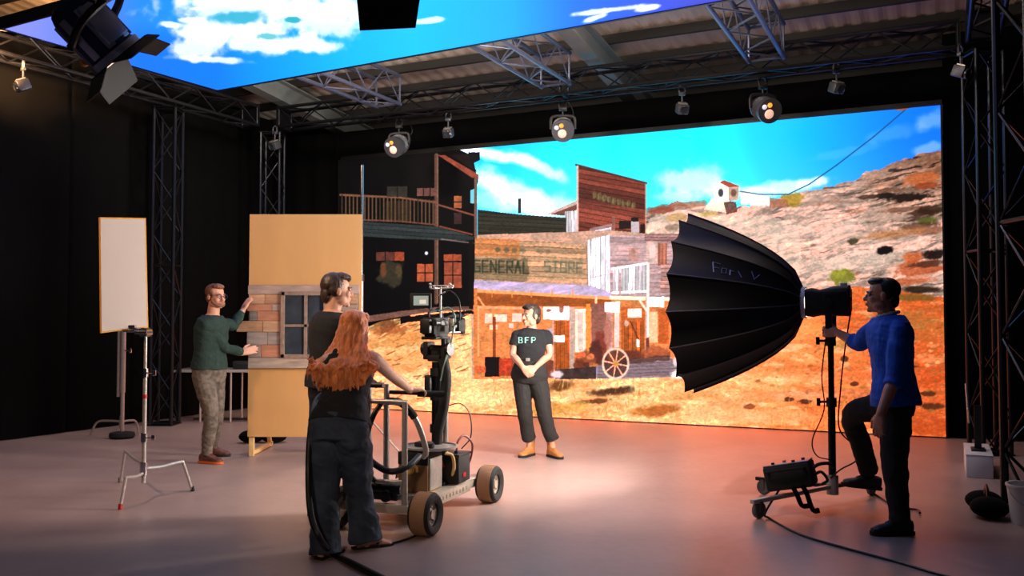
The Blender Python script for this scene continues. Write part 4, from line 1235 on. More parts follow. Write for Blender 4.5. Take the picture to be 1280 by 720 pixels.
# ================================================================== camera dolly
DO = V((-.70, 6.67, 0)); DR = -R(19.9)
dly = thing('camera_dolly', 'four-wheeled aluminium camera dolly pushed by the red-haired person', 'dolly', DO, DR)
W = _W[dly.name]
def dm(): return MB(W)
M['tyre'] = mat('dolly_tyre', (30, 28, 27), .8, bump=.4, bscale=60)
for (x, y) in ((.345, -.585), (.345, .585), (-.345, -.585), (-.345, .585)):
    s = 1 if x > 0 else -1
    c = dm(); r0 = .142
    prof = [(.075, -.06), (.105, -.075), (.125, -.074), (.136, -.062), (.1405, -.04), (.1405, .04), (.136, .062), (.125, .074), (.105, .075), (.075, .06), (.075, -.06)]
    c.lathe(prof, (x, y, .142), V((1, 0, 0)), 30); wl = c.build('wheel', 'tyre', dly)
    c = dm(); c.lathe([(.0, .052 * s), (.03, .056 * s), (.036, .04 * s), (.05, .03 * s), (.072, .036 * s), (.078, .054 * s), (.078, -.05 * s), (.0, -.05 * s)], (x, y, .142), V((1, 0, 0)), 24)
    for k in range(5):
        a = R(72 * k + 20); c.box((x + s * .042, y + .052 * math.cos(a), .142 + .052 * math.sin(a)), (.016, .016, .016), bev=.003)
    c.build('hub', 'alu', wl)
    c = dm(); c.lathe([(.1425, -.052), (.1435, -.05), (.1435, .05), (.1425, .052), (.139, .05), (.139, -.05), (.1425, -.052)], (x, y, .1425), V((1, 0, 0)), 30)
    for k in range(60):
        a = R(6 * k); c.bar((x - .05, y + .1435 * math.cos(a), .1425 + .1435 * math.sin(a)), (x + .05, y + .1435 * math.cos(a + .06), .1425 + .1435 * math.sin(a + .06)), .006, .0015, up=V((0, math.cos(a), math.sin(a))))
    c.build('tread', mat('warm_lit_tread', (150, 112, 82), .75), wl)  # tan colour paints warm lamp light onto the tread
# chassis
c = dm()
for s in (-1, 1): c.box((s * .245, 0, .165), (.05, 1.20, .06), bev=.004)
for y in (-.585, -.2, .2, .585): c.box((0, y, .165), (.54, .05, .05), bev=.004)
for y in (-.585, .585): c.cyl((-.30, y, .142), (.30, y, .142), .016, 12)
c.build('chassis', 'alu', dly)
c = dm(); c.box((0, .12, .204), (.56, .98, .012), bev=.003); c.build('deck', 'alu', dly)
c = dm(); c.box((.285, 0, .17), (.02, .62, .075), bev=.003)
for k in range(9): c.box((.297, -.24 + .06 * k, .17), (.008, .028, .028), bev=.002)
c.build('side_rail', 'alu', dly)
# push frame
for (x, y, z1, r) in ((.19, -.585, .875, .021), (-.10, -.56, .99, .023), (-.015, -.46, .985, .021), (-.24, -.56, .99, .021)):
    c = dm(); c.cyl((x, y, .19), (x, y, z1), r, 14); c.build('upright', 'steel', dly)
c = dm(); c.tube([(-.27, -.57, .985), (.02, -.57, .985)], .019, 12); c.build('top_rail', 'black', dly)
for z, x0, x1, y in ((.875, -.25, .20, -.575), (.335, -.26, .20, -.575), (.60, -.26, -.08, -.56)):
    c = dm(); c.tube([(x0, y, z), (x1, y, z)], .017, 12); c.build('cross_bar', 'steel', dly)
c = dm(); c.tube(crom([(.06, -.56, .875), (.13, -.50, .85), (.19, -.44, .76), (.235, -.40, .62), (.25, -.38, .52), (.22, -.36, .48)], 6), .021, 12); c.build('steering_tube', 'steel', dly)
c = dm(); c.tube(crom([(.04, -.56, .88), (.12, -.505, .862), (.175, -.455, .79), (.19, -.44, .76)], 6), .027, 12); c.build('foam_grip', 'rubber', dly)
c = dm(); c.tube(crom([(-.02, -.46, .93), (.08, -.40, .925), (.22, -.33, .915), (.33, -.28, .91)], 5), .015, 10); c.build('handlebar', 'black', dly)
c = dm(); c.tube(crom([(.17, -.355, .917), (.25, -.32, .913), (.34, -.275, .91)], 4), .023, 12); c.build('hand_grip', 'rubber', dly)
# mechanics under the push frame
c = dm(); c.box((-.06, -.50, .25), (.36, .12, .09), bev=.01); c.cyl((-.2, -.53, .28), (.14, -.53, .28), .035, 14); c.cyl((.05, -.60, .24), (.05, -.45, .24), .04, 14); c.cyl((-.13, -.60, .24), (-.13, -.45, .24), .03, 14)
c.build('steering_gear', 'darkalu', dly)
# electronics box with round tray on top
c = dm(); c.box((.10, -.16, .345), (.23, .24, .27), bev=.008); bx = c.build('electronics_box', mat('bronze_box_paint', (134, 100, 66), .5, .2), dly)
c = dm(); c.box((.10, -.16, .45), (.236, .246, .09), bev=.006); c.build('box_lid', 'matte', bx)
c = dm(); c.box((.222, -.16, .34), (.012, .20, .22), bev=.003); c.build('side_plate', 'steel', bx)
c = dm(); c.lathe([(0, 0), (.03, 0), (.036, .02), (.02, .04), (0, .04)], (.085, -.283, .375), V((0, -1, 0)), 14); c.tube(crom([(.03, -.29, .34), (.06, -.3, .39), (.09, -.3, .38), (.13, -.3, .40), (.14, -.29, .36)], 5), .012, 8); c.build('yellow_plug', mat('yellow_plug', (220, 176, 96), .5), bx)
c = dm(); c.lathe([(0, 0), (.19, 0), (.205, .008), (.205, .022), (.19, .022), (.185, .012), (0, .012)], (.14, -.08, .50), UZ, 30); c.build('round_tray', 'steel', dly)
c = dm(); c.box((.10, -.1, .53), (.12, .08, .035), bev=.008); c.cyl((.18, -.16, .515), (.18, -.16, .545), .03); c.build('control_box', 'matte', dly)
# battery
c = dm(); c.box((.20, .20, .32), (.19, .22, .20), bev=.01); bt = c.build('battery', 'matte', dly)
c = dm(); c.box((.20, .20, .425), (.20, .23, .02), bev=.006); c.box((.15, .15, .44), (.03, .03, .03), bev=.005); c.box((.25, .15, .44), (.03, .03, .03), bev=.005); c.build('battery_lid', 'black', bt)
for (x, y) in ((.165, .086),):
    c = dm(); c.add([(x - .022, y, .34), (x + .022, y, .34), (x, y, .385), (x - .022, y - .004, .34), (x + .022, y - .004, .34), (x, y - .004, .385)], [(0, 1, 2), (5, 4, 3), (0, 3, 4, 1), (1, 4, 5, 2), (2, 5, 3, 0)]); c.build('red_mark', 'red', bt, smooth=0)
c = dm(); c.box((.298, .19, .275), (.004, .05, .03)); c.build('red_label', 'red', bt, smooth=0)
c = dm(); c.tube(crom([(.25, .15, .45), (.255, .16, .52), (.28, .22, .56), (.32, .28, .5), (.30, .32, .40), (.26, .33, .30)], 6), .008, 8); c.build('battery_lead', mat('red_grey_lead', (120, 60, 60), .5), bt)
c = dm(); c.tube(crom([(.235, -.03, .46), (.27, .02, .44), (.27, .06, .36), (.24, .10, .28)], 6), .012, 8); c.build('tan_hose', 'pine', dly)
# mast
c = dm(); c.cyl((.105, .12, .21), (.105, .12, 1.115), .042, 18); c.box((.105, .12, .225), (.2, .2, .03), bev=.006); c.build('mast', 'darkalu', dly)
c = dm(); c.cyl((.17, .13, .21), (.17, .13, .80), .019, 14); c.build('mast_rod', 'steel', dly)
for z in (.62, .86, 1.04):
    c = dm(); c.cyl((.105, .12, z - .03), (.105, .12, z + .03), .055, 18); c.build('mast_collar', 'black', dly)
c = dm(); c.box((.06, .06, .95), (.05, .05, .14), bev=.008); c.build('control_pod', 'black', dly)
c = dm(); c.tube(crom([(.13, .06, .50), (.15, .04, .62), (.19, .05, .80), (.20, .07, 1.0), (.17, .08, 1.14)], 7), [.04] * 29, 12); c.build('bellows_hose', 'rubber', dly)

# ---- cinema camera on the mast
cc = W @ V((.105, .12, 1.12))
cam_t = thing('cinema_camera', 'black cinema camera with gimbal head on the dolly mast', 'camera', cc, DR - R(12))
W2 = _W[cam_t.name]
CS = Matrix.Scale(.80, 4)
W2 = W2 @ CS
def cm(): return MB(W2)
c = cm(); c.box((0, 0, .03), (.14, .14, .06), bev=.012); c.cyl((0, 0, 0), (0, 0, .10), .06, 18); c.box((-.10, .0, .10), (.06, .12, .17), bev=.012); c.box((.10, 0, .12), (.05, .11, .19), bev=.012); c.cyl((-.15, 0, .12), (.14, 0, .12), .035, 14); c.build('gimbal_head', 'matte', cam_t)
for a_, b_ in ((-.16, -.11), (.12, .155)):
    c = cm(); c.cyl((a_, 0, .115), (b_, 0, .115), .06, 20); c.build('gimbal_motor', 'black', cam_t)
c = cm(); c.box((0, -.02, .22), (.17, .24, .03), bev=.006); c.box((0, -.02, .245), (.13, .2, .02), bev=.004); c.build('base_plate', 'matte', cam_t)
c = cm(); c.box((-.01, -.02, .33), (.15, .24, .16), bev=.014); bdy = c.build('camera_body', 'matte', cam_t)
c = cm(); c.box((-.01, -.16, .33), (.11, .06, .13), bev=.008); c.build('battery_pack', 'black', bdy)
c = cm(); c.lathe([(.045, 0), (.05, .02), (.05, .08), (.058, .09), (.058, .16), (.05, .165), (.045, .15)], (-.01, .10, .33), V((0, 1, 0)), 22, cap=True); c.build('lens_barrel', 'black', bdy)
c = cm(); c.rings([(V((-.01, .26, .33)), V((.075, 0, 0)), V((0, 0, .06))), (V((-.01, .33, .33)), V((.10, 0, 0)), V((0, 0, .08)))], 4 * 6, 8); c.box((-.01, .33, .425), (.2, .12, .006), Matrix.Rotation(R(14), 3, 'X')); c.build('matte_box', 'matte', bdy)
c = cm(); c.tube(crom([(-.01, -.12, .41), (-.01, -.11, .46), (-.01, .05, .47), (-.01, .09, .41)], 5), .013, 8); c.build('top_handle', 'black', bdy)
c = cm(); c.box((.10, -.06, .36), (.06, .12, .05), bev=.01); c.cyl((.1, -.12, .36), (.1, -.18, .36), .026, 14); c.build('viewfinder', 'black', bdy)
c = cm(); c.cyl((.06, .1, .27), (.06, .28, .27), .008); c.cyl((-.06, .1, .27), (-.06, .28, .27), .008); c.cyl((.13, .05, .28), (.13, .05, .40), .03, 14); c.build('support_rods', 'steel', bdy)
# antenna bars / mocap crown
c = cm(); c.cyl((.02, .02, .40), (.02, .02, .70), .010)
c.cyl((-.10, .02, .685), (.16, .02, .69), .007); c.cyl((.02, -.08, .685), (.02, .12, .69), .007); c.cyl((-.05, -.05, .71), (.10, .06, .71), .006); c.cyl((0, .02, .62), (.10, -.02, .65), .006)
crown = c.build('tracking_crown', 'steel', cam_t)
for q in ((-.10, .02, .70), (.16, .02, .705), (.02, -.08, .70), (.02, .12, .705), (-.05, -.05, .725), (.10, .06, .725)):
    c = cm(); c.ellipsoid(q, (.013, .013, .013), None, 12, 8); c.build('marker_ball', mat('pale_marker', (190, 190, 190), .4), crown)
# monitor
mo = thing('monitor', 'small field monitor with a lit screen beside the camera', 'monitor', P(526, 385, 6.82), R(-8))
W3 = _W[mo.name]
c = MB(W3); c.box((0, 0, .055), (.165, .03, .115), bev=.006); c.build('monitor_case', 'matte', mo)
M['screenglow'] = mat('lit_monitor_screen', (120, 130, 125), .3, emit=(150, 165, 158), estr=.75)
c = MB(W3); c.box((.005, -.0165, .056), (.115, .003, .072)); sc_ = c.build('screen', 'screenglow', mo, smooth=0)
c = MB(W3); c.box((.02, -.019, .047), (.05, .002, .03)); c.build('picture', mat('monitor_picture', (200, 190, 175), .3, emit=(206, 205, 190), estr=.8), sc_, smooth=0)
c = MB(W3); c.tube(crom([(.06, .01, .0), (.09, .04, -.02), (.13, .06, .0), (.16, .06, .0)], 4), .01, 8); c.build('mount_arm', 'black', mo)
# camera cables
c = MB(); q = lambda *p: W2 @ V(p)
c.tube(crom([q(.06, -.06, .47), q(.16, -.04, .50), q(.20, .0, .42), q(.17, .02, .30), q(.15, 0, .15), q(.13, -.06, .0), W @ V((.18, .02, .98))], 6), .007, 8)
tag(c.build('camera_cable', mat('green_grey_cable', (120, 150, 140), .45)), 'thin green-grey cable running down the side of the camera', 'cable')
c = MB(); c.tube(crom([q(.03, -.0, .62), q(.14, .0, .66), q(.23, .02, .57), q(.24, .02, .40), q(.16, .02, .32)], 6), .006, 6)
tag(c.build('camera_cable', 'cable'), 'black cable arching over the right of the camera top', 'cable')
c = MB(); c.tube(crom([W @ V(p) for p in ((.19, .15, .79), (.25, .22, .80), (.31, .26, .72), (.315, .27, .55), (.26, .22, .46))], 6), .005, 6)
tag(c.build('thin_cable', 'cable'), 'thin wire looping from the mast rod down to the dolly battery', 'cable')
c = MB(); c.tube(crom([W @ V(p) for p in ((-.115, -.60, .985), (-.125, -.63, .84), (-.12, -.64, .66), (-.06, -.66, .52), (.05, -.66, .44), (.14, -.64, .42), (.21, -.56, .45), (.23, -.44, .50))], 7), .022, 12)
tag(c.build('thick_cable', 'cable'), 'thick black cable looping from the dolly top rail to its tray', 'cable')
c = MB(); c.tube(crom([W @ V(p) for p in ((.0, -.535, .88), (-.03, -.62, .78), (-.075, -.63, .62), (-.075, -.62, .44), (-.05, -.60, .36), (-.02, -.54, .31))], 7), .018, 12)
tag(c.build('thick_cable', 'cable'), 'short black cable hanging inside the dolly push frame', 'cable')

# ================================================================== softbox light on a wheeled stand
SB = V((P(1038, 400, 6.95).x, 6.95, 0))
ax = V((-.899, .438, 0)).normalized(); hz = V((ax.y, -ax.x, 0))     # hz: sideways, towards the camera
hz = V((-.438, -.899, 0)).normalized()
apex = SB + ax * .197 + UZ * 1.566
LB, RB = .90, .742
sbx = thing('parabolic_softbox', 'huge black umbrella-shaped softbox pointing at the stage', 'softbox', apex)
NG = 16
def sprof(t): return .10 + (RB - .10) * t ** .54
def shell(off, scallop=.02, sag=.055):
    vs, fs = [], []; sub = 6; nt_ = 14
    n = NG * sub
    for j in range(nt_ + 1):
        t = j / nt_
        for k in range(n):
            g = (k % sub) / sub
            s_ = 4 * g * (1 - g)
            th = 2 * math.pi * k / n + .1
            # straight chord between the ribs plus a little inward sag
            chord = math.cos(math.pi / NG) / math.cos(2 * math.pi / NG * (g - .5))
            r = (sprof(t) - off) * (chord * (1 - sag * s_ * t))
            h = LB * t - scallop * s_ * (t ** 6)
            vs.append(apex + ax * h + UZ * (r * math.cos(th)) + hz * (r * math.sin(th)))
    for j in range(nt_):
        for k in range(n):
            k2 = (k + 1) % n
            fs.append((j * n + k, j * n + k2, (j + 1) * n + k2, (j + 1) * n + k))
    return vs, fs
c = MB(); c.add(*shell(0)); sh = c.build('shell', 'black_fabric', sbx, smooth=14, fix=False)
c = MB(); c.add(*shell(.012)); c.build('silver_lining', 'silver_fabric', sbx, smooth=180, fix=False)
M['seam'] = mat('grey_seam_tape', (50, 50, 60), .45)
for g in range(NG):
    th = 2 * math.pi * g / NG + .1
    c = MB(); c.tube([apex + ax * (LB * t) + (UZ * math.cos(th) + hz * math.sin(th)) * (sprof(t) + .003) for t in [i / 12 for i in range(13)]], .006, 6); c.build('rib', 'seam', sbx)
# pale worn lettering on the upper gore facing the camera
M['print'] = mat('faded_blue_print', (80, 96, 150), .5)
c = MB()
def on_shell(t, th, off=.004):
    g = ((th - .1) / (2 * math.pi / NG)) % 1
    s_ = 4 * g * (1 - g); chord = math.cos(math.pi / NG) / math.cos(2 * math.pi / NG * (g - .5))
    r = sprof(t) * chord * (1 - .055 * s_ * t) + off
    return apex + ax * (LB * t) + UZ * (r * math.cos(th)) + hz * (r * math.sin(th))
th0 = .1 + 2 * math.pi / NG * 2.0
def stroke(p): c.tube([on_shell(a, b) for a, b in p], .0055, 5, flat=.5)
K = 2 * math.pi / NG
L_ = lambda a, b: (a, th0 + K * b)
for p in ([L_(.66, .34), L_(.645, .72)], [L_(.66, .34), L_(.60, .36)], [L_(.655, .52), L_(.61, .53)], [L_(.585, .5), L_(.55, .5), L_(.55, .72), L_(.585, .72), L_(.585, .5)], [L_(.52, .52), L_(.52, .74)], [L_(.52, .55), L_(.49, .55)], [L_(.46, .5), L_(.43, .76)], [L_(.36, .36), L_(.335, .74), L_(.30, .44)]):
    stroke(p)
c.build('faded_lettering', 'print', sbx)
c = MB(); c.lathe([(.115, -.02), (.125, -.02), (.125, .035), (.115, .035), (.115, -.02)], apex, ax, 28)
for g in range(NG):
    th = 2 * math.pi * g / NG + .1; d = UZ * math.cos(th) + hz * math.sin(th)
    c.bar(apex + d * .118, apex + d * .15 + ax * .07, .02, .012, up=ax)
c.build('speed_ring', mat('white_speed_ring', (222, 222, 226), .35), sbx)
c = MB()
for g in (3, 4, 5, 6):
    th = 2 * math.pi * (g + .5) / NG + .1; d = UZ * math.cos(th) + hz * math.sin(th); e = ax.cross(d).normalized()
    k = .16 if g in (5, 6) else .07
    p0_, p1_, p2_ = apex + d * .132 + e * .03 + ax * .02, apex + d * .132 - e * .03 + ax * .02, apex + d * (.15 + k * .72) + ax * k
    off_ = d * .003
    c.add([p0_, p1_, p2_, p0_ + off_, p1_ + off_, p2_ + off_], [(0, 1, 2), (5, 4, 3), (0, 3, 4, 1), (1, 4, 5, 2), (2, 5, 3, 0)])
    c.build('white_flap', 'white', sbx, smooth=0); c = MB()
# lamp head
lh = thing('studio_light', 'black studio light head behind the big softbox', 'studio light', SB + UZ * 1.40)
hrot = Matrix((hz, UZ, ax)).transposed()
def hb(): return MB(Matrix.Translation(apex) @ hrot.to_4x4())
c = hb(); c.rings([(V((0, .0, -.02)), V((.105, 0, 0)), V((0, .105, 0))), (V((0, 0, -.07)), V((.115, 0, 0)), V((0, .115, 0))), (V((0, .0, -.13)), V((.11, 0, 0)), V((0, .10, 0))), (V((0, .01, -.24)), V((.12, 0, 0)), V((0, .115, 0))), (V((0, .012, -.34)), V((.125, 0, 0)), V((0, .12, 0)))], 24, 5)
c.build('housing', 'matte', lh)
c = hb(); c.box((.128, .01, -.24), (.012, .15, .16), bev=.004)
for k in range(6): c.box((.136, -.045 + .02 * k, -.24), (.006, .006, .13))
c.build('cooling_fins', 'black', lh)
c = hb(); c.box((0, .02, -.343), (.2, .17, .012), bev=.004); c.cyl((.05, .03, -.345), (.05, .03, -.36), .02); c.build('rear_panel', 'black', lh)
c = hb(); c.box((.03, .135, -.30), (.03, .03, .05), bev=.006); c.build('white_knob', 'white', lh)
c = hb(); c.bar((.145, .0, -.20), (.145, -.2, -.20), .05, .012, up=V((1, 0, 0))); c.bar((-.145, .0, -.20), (-.145, -.2, -.20), .05, .012, up=V((1, 0, 0))); c.bar((-.15, -.2, -.20), (.15, -.2, -.20), .05, .012); c.cyl((.14, 0, -.2), (.18, 0, -.2), .028); c.build('yoke', 'black', lh)
c = MB(); c.box(SB + UZ * 1.33, (.07, .07, .09), bev=.01); c.cyl(SB + UZ * 1.36, SB + UZ * 1.385, .03, 14); c.build('spigot', 'black', lh)
M['ledface'] = mat('led_lamp_face', (255, 250, 245), .3, emit=(255, 244, 230), estr=8)
c = MB(); c.lathe([(.0, .012), (.085, .012), (.09, .0), (0, 0)], apex - ax * .015, ax, 24); c.build('lamp_face', 'ledface', lh)
# wheeled stand
st = thing('wheeled_stand', 'black wheeled light stand carrying the big softbox', 'stand', SB)
c = MB(); c.cyl(SB + UZ * .10, SB + UZ * .80, .029, 18); c.build('column', 'darkalu', st)
c = MB(); c.cyl(SB + UZ * .70, SB + UZ * 1.29, .023, 18); c.build('column', 'darkalu', st)
for z in (.80, 1.27):
    c = MB(); c.cyl(SB + UZ * (z - .04), SB + UZ * (z + .03), .04, 18); c.cyl(SB + UZ * z, SB + V((-.1, -.03, z)), .01, 8); c.box(SB + V((-.11, -.03, z)), (.03, .015, .06), bev=.005); c.build('clamp_collar', 'black', st)
c = MB(); c.cyl(SB + UZ * .09, SB + UZ * .24, .045, 18); c.build('leg_hub', 'steel', st)
f1 = P(940, 628, 6.48); f2 = P(1094, 597, 7.42); f3 = V((SB.x - .45, 7.45, .12))
for i, (f, col) in enumerate(((f1, 'steel'), (f2, mat('red_brown_leg', (104, 46, 36), .4, .4)), (f3, 'darkalu'))):
    c = MB(); c.bar(SB + UZ * .15, V((f.x, f.y, .125)), .04, .03, up=UZ, bev=.004); lg = c.build('leg', col, st)
    d = (f - SB); d.z = 0; d.normalize(); w0 = V((f.x, f.y, 0)) - d * .07
    side = V((-d.y, d.x, 0))
    c = MB(); c.lathe([(.02, -.018), (.05, -.02), (.06, -.012), (.062, 0), (.06, .012), (.05, .02), (.02, .018)], w0 + UZ * .062, side, 24); c.lathe([(0, -.022), (.022, -.022), (.022, .022), (0, .022)], w0 + UZ * .062, side, 16)
    c.bar(w0 + side * .026 + UZ * .062, w0 + side * .026 + UZ * .125, .03, .004, up=side); c.bar(w0 - side * .026 + UZ * .062, w0 - side * .026 + UZ * .125, .03, .004, up=side)
    c.build('castor', mat('grey_castor', (84, 84, 84), .6), lg)
# ballast hung on the stand
bp = P(988, 594, 6.70)
bl = thing('ballast_unit', 'black power ballast with trailing straps resting on the stand leg', 'power ballast', bp - UZ * .11, R(-28))
Wb = _W[bl.name] @ Matrix.Translation((0, 0, .11)) @ Matrix.Rotation(R(-12), 4, 'Y')
c = MB(Wb); c.box((0, 0, 0), (.34, .22, .18), bev=.018); c.build('case', 'matte', bl)
c = MB(Wb); c.box((0, 0, .093), (.33, .2, .012), bev=.004); tp = c.build('top_panel', mat('blue_grey_panel', (74, 84, 110), .3, .3), bl)
for i, x in enumerate((-.1, -.03, .05, .11)):
    c = MB(Wb); c.cyl((x, .03 if i % 2 else -.04, .099), (x, .03 if i % 2 else -.04, .112), .013, 12); c.build('knob', 'steel' if i == 1 else 'black', tp)
c = MB(Wb); c.tube(crom([(-.13, -.112, .05), (-.12, -.15, .06), (.12, -.15, .06), (.13, -.112, .05)], 4), .01, 8); c.build('handle', 'rubber', bl)
for k, (x, ln) in enumerate(((.02, .12), (.09, .16))):
    c = MB(Wb); c.tube(crom([(x, -.10, -.07), (x + .02, -.11, -.13), (x + .035, -.1, -.09 - ln), (x + .08, -.1, -.10 - ln)], 5), .010, 6, flat=2.2); c.build('strap', 'drape', bl)
c = MB(Wb); c.tube(crom([(.165, 0, .03), (.22, .02, .05), (.28, .06, .04), (.30, .1, 0)], 5), .013, 8); c.tube(crom([(.165, -.03, -.02), (.23, -.04, .0), (.25, .02, -.07), (.20, .06, -.1)], 5), .011, 8); c.build('plug_lead', 'cable', bl)
# cables of the light
c = MB(); c.tube(crom([apex - ax * .33 + V((0, -.05, -.06)), SB + V((.09, -.05, 1.2)), SB + V((.05, -.06, .9)), SB + V((.04, -.05, .6)), SB + V((.16, -.05, .46)), SB + V((.17, -.05, .36)), SB + V((.05, -.05, .29)), SB + V((-.03, -.04, .22))], 7), .006, 6)
tag(c.build('light_cable', 'cable'), 'black cable hanging along the right of the wheeled stand', 'cable')
c = MB(); c.tube(crom([SB + V((-.06, -.07, 1.3)), SB + V((-.10, -.08, 1.0)), SB + V((-.085, -.08, .75)), SB + V((-.18, -.09, .52)), SB + V((-.15, -.09, .40)), SB + V((-.03, -.05, .36))], 7), .005, 6)
tag(c.build('light_cable', 'cable'), 'thin cable looping down the left of the wheeled stand', 'cable')
c = MB(); c.tube(crom([Wb @ V((-.10, .10, -.08)), P(957, 640, 6.45) , G(962, 648, .008), G(1000, 668, .008), G(1060, 686, .008), G(1120, 702, .008), G(1190, 722, .008), G(1290, 742, .008)], 8), .008, 8)
tag(c.build('floor_cable', 'cable'), 'black cable trailing over the floor from the ballast to the lower right', 'cable')
c = MB(); c.tube(crom([G(1086, 612, .008), G(1100, 622, .008), G(1122, 634, .008), G(1146, 637, .012), G(1150, 641, .02)], 6), .008, 8)
tag(c.build('floor_cable', 'cable'), 'short cable behind the heel of the person in blue', 'cable')

# ---- long white box between the right towers and dark gear beside it
wb0 = V((4.14, 8.2, 0))
wbx = thing('white_box', 'long white box on the floor beside the right truss tower', 'box', wb0)
c = MB(); bc = wb0 + (-UL) * .10 - UF * .42 + UZ * .1
c.box(bc, (.22, .84, .20), Matrix((-UL, -UF, UZ)).transposed(), bev=.008); c.build('box_body', 'white', wbx)
c = MB(); c.box(bc + UZ * .104, (.225, .845, .012), Matrix((-UL, -UF, UZ)).transposed(), bev=.004); c.build('box_lid', 'white', wbx)
bk = thing('angle_bracket', 'black upright bracket standing on the long white box', 'bracket', bc + UZ * .11)
c = MB(); b0 = bc + UZ * .11 + UF * .10; c.box(b0 + UZ * .01, (.12, .2, .02), SROT, bev=.003); c.build('foot_plate', 'black', bk)
c = MB(); c.bar(b0 + UZ * .02, b0 + UZ * .42, .06, .02, up=UF); c.bar(b0 + UZ * .02 - UF * .08, b0 + UZ * .26, .02, .02); c.build('upright', 'black', bk)
c = MB(); c.tube([b0 + UZ * .25 + UL * .07, b0 + UZ * .62 + UL * .09], .012, 8); c.build('post', 'steel', bk)
# pale paint bucket cut by the right edge of the frame
bu = V((P(1287, 650, 6.35).x, 6.35, 0))
bkt = thing('bucket', 'pale bucket at the far right edge beside the nearest tower', 'bucket', bu)
c = MB(); c.lathe([(0, .0), (.115, .0), (.14, .26), (.147, .26), (.147, .275), (.135, .275), (.11, .02), (0, .02)], bu, UZ, 28); c.build('bucket_body', 'white', bkt)
c = MB(); c.tube(crom([bu + V(q) for q in ((-.145, 0, .24), (-.15, -.07, .2), (-.1, -.15, .15), (.1, -.15, .15), (.15, -.07, .2), (.145, 0, .24))], 5), .004, 6); c.build('bail_handle', 'steel', bkt)
nb = dup(bag_t, V((3.50, 6.66, 0)), R(70), 'black sandbag at the foot of the nearest right tower')
# fixtures clipped low on the big tower
# ================================================================== people
def skin_mat(name, c):
    m = mat(name, c, .5, noise=.05, nscale=25, bump=.05, bscale=150)
    b = m.node_tree.nodes['Principled BSDF']
    b.inputs['Subsurface Weight'].default_value = .08
    b.inputs['Subsurface Radius'].default_value = (.02, .008, .004)
    return m
SK = skin_mat('light_skin', (208, 152, 126)); SK2 = skin_mat('warm_skin', (186, 128, 104)); SK3 = skin_mat('pale_skin', (222, 172, 148))

def lerp_tab(tab, t):
    for (a, b) in zip(tab[:-1], tab[1:]):
        if t <= b[0]:
            k = (t - a[0]) / (b[0] - a[0]); k = max(0, min(1, k))
            return [a[i] + (b[i] - a[i]) * k for i in range(1, len(a))]
    return list(tab[-1][1:])
TORSO_M = [(-.20, .14, .095), (-.10, .165, .112), (0, .174, .120), (.15, .165, .112), (.35, .150, .102), (.58, .166, .114), (.78, .180, .118), (.90, .168, .100), (.97, .115, .078), (1.03, .062, .058)]
TORSO_F = [(-.20, .14, .095), (-.10, .172, .115), (0, .178, .122), (.15, .160, .108), (.38, .128, .092), (.60, .148, .108), (.78, .162, .108), (.90, .148, .090), (.97, .10, .070), (1.03, .054, .052)]
def torso(mb, pel, nk, hipax, shax, tab, t0, t1, infl=0.0, bend=V((0, 0, 0)), n=12, taper=None):
    rings = []
    for i in range(n + 1):
        t = t0 + (t1 - t0) * i / n
        c = pel.lerp(nk, t) + bend * (4 * t * (1 - t) if 0 < t < 1 else 0)
        w, d = lerp_tab(tab, t)
        axv = hipax.lerp(shax, max(0, min(1, t))).normalized()
        sp = (nk - pel).normalized()
        axv = (axv - sp * axv.dot(sp)).normalized()
        fw = sp.cross(axv).normalized()
        e = infl if taper is None else infl + taper * max(0, .5 - t)
        rings.append((c, axv * (w + e), fw * (d + e)))
    mb.rings(rings, 28, 2.35)
def limb(mb, pts, rs, sub=6, n=16, cap=False):
    pp = crom(pts, sub); m = len(pp); k = len(rs)
    rr = [float(np.interp(i / (m - 1) * (k - 1), range(k), rs)) for i in range(m)]
    if cap: mb.capsule(pp, rr, n)
    else: mb.tube(pp, rr, n)
def hand(mb, wrist, d, pn, thumb_side, curl=.35, s=1.0, spread=.06):
    """palm, four separate fingers and a thumb; pn = direction the palm faces"""
    d = d.normalized(); pn = (pn - d * pn.dot(d)).normalized()
    sd = d.cross(pn).normalized()
    if sd.dot(thumb_side) < 0: sd = -sd
    q = lambda a, b, c: wrist + d * a * s + sd * b * s + pn * c * s
    mb.rings([(q(-.02, 0, 0), sd * .026 * s, pn * .02 * s), (q(.01, 0, 0), sd * .030 * s, pn * .019 * s), (q(.045, .002, .002), sd * .040 * s, pn * .018 * s), (q(.08, 0, .004), sd * .041 * s, pn * .014 * s), (q(.095, 0, .004), sd * .034 * s, pn * .010 * s)], 16, 2.6)
    for i, (off, ln, r) in enumerate(((.030, .070, .0090), (.0105, .080, .0092), (-.0105, .074, .0088), (-.030, .058, .0080))):
        b = q(.085, off, .004); dirv = (d + sd * (off * spread * 30)).normalized()
        pts = [b - dirv * .02]; ang = 0; p = b
        pts.append(p.copy())
        for seg, cf in ((.46, .7), (.30, 1.0), (.24, .9)):
            ang += curl * cf * (1 + .12 * i)
            v = (dirv * math.cos(ang) + pn * math.sin(ang)).normalized()
            p = p + v * ln * seg * s; pts.append(p.copy())
        mb.capsule(pts, [r * s * k for k in (1.05, 1.05, 1.0, .92, .78)], 10)
    b = q(.025, .030, .006)
    v1 = (d * .62 + sd * .66 + pn * .28).normalized(); v2 = (d * .86 + sd * .26 + pn * .42).normalized()
    mb.capsule([q(.012, .014, .003), b, b + v1 * .036 * s, b + v1 * .036 * s + v2 * .03 * s, b + v1 * .036 * s + v2 * .054 * s], [.017 * s, .0155 * s, .0125 * s, .0110 * s, .0088 * s], 10)
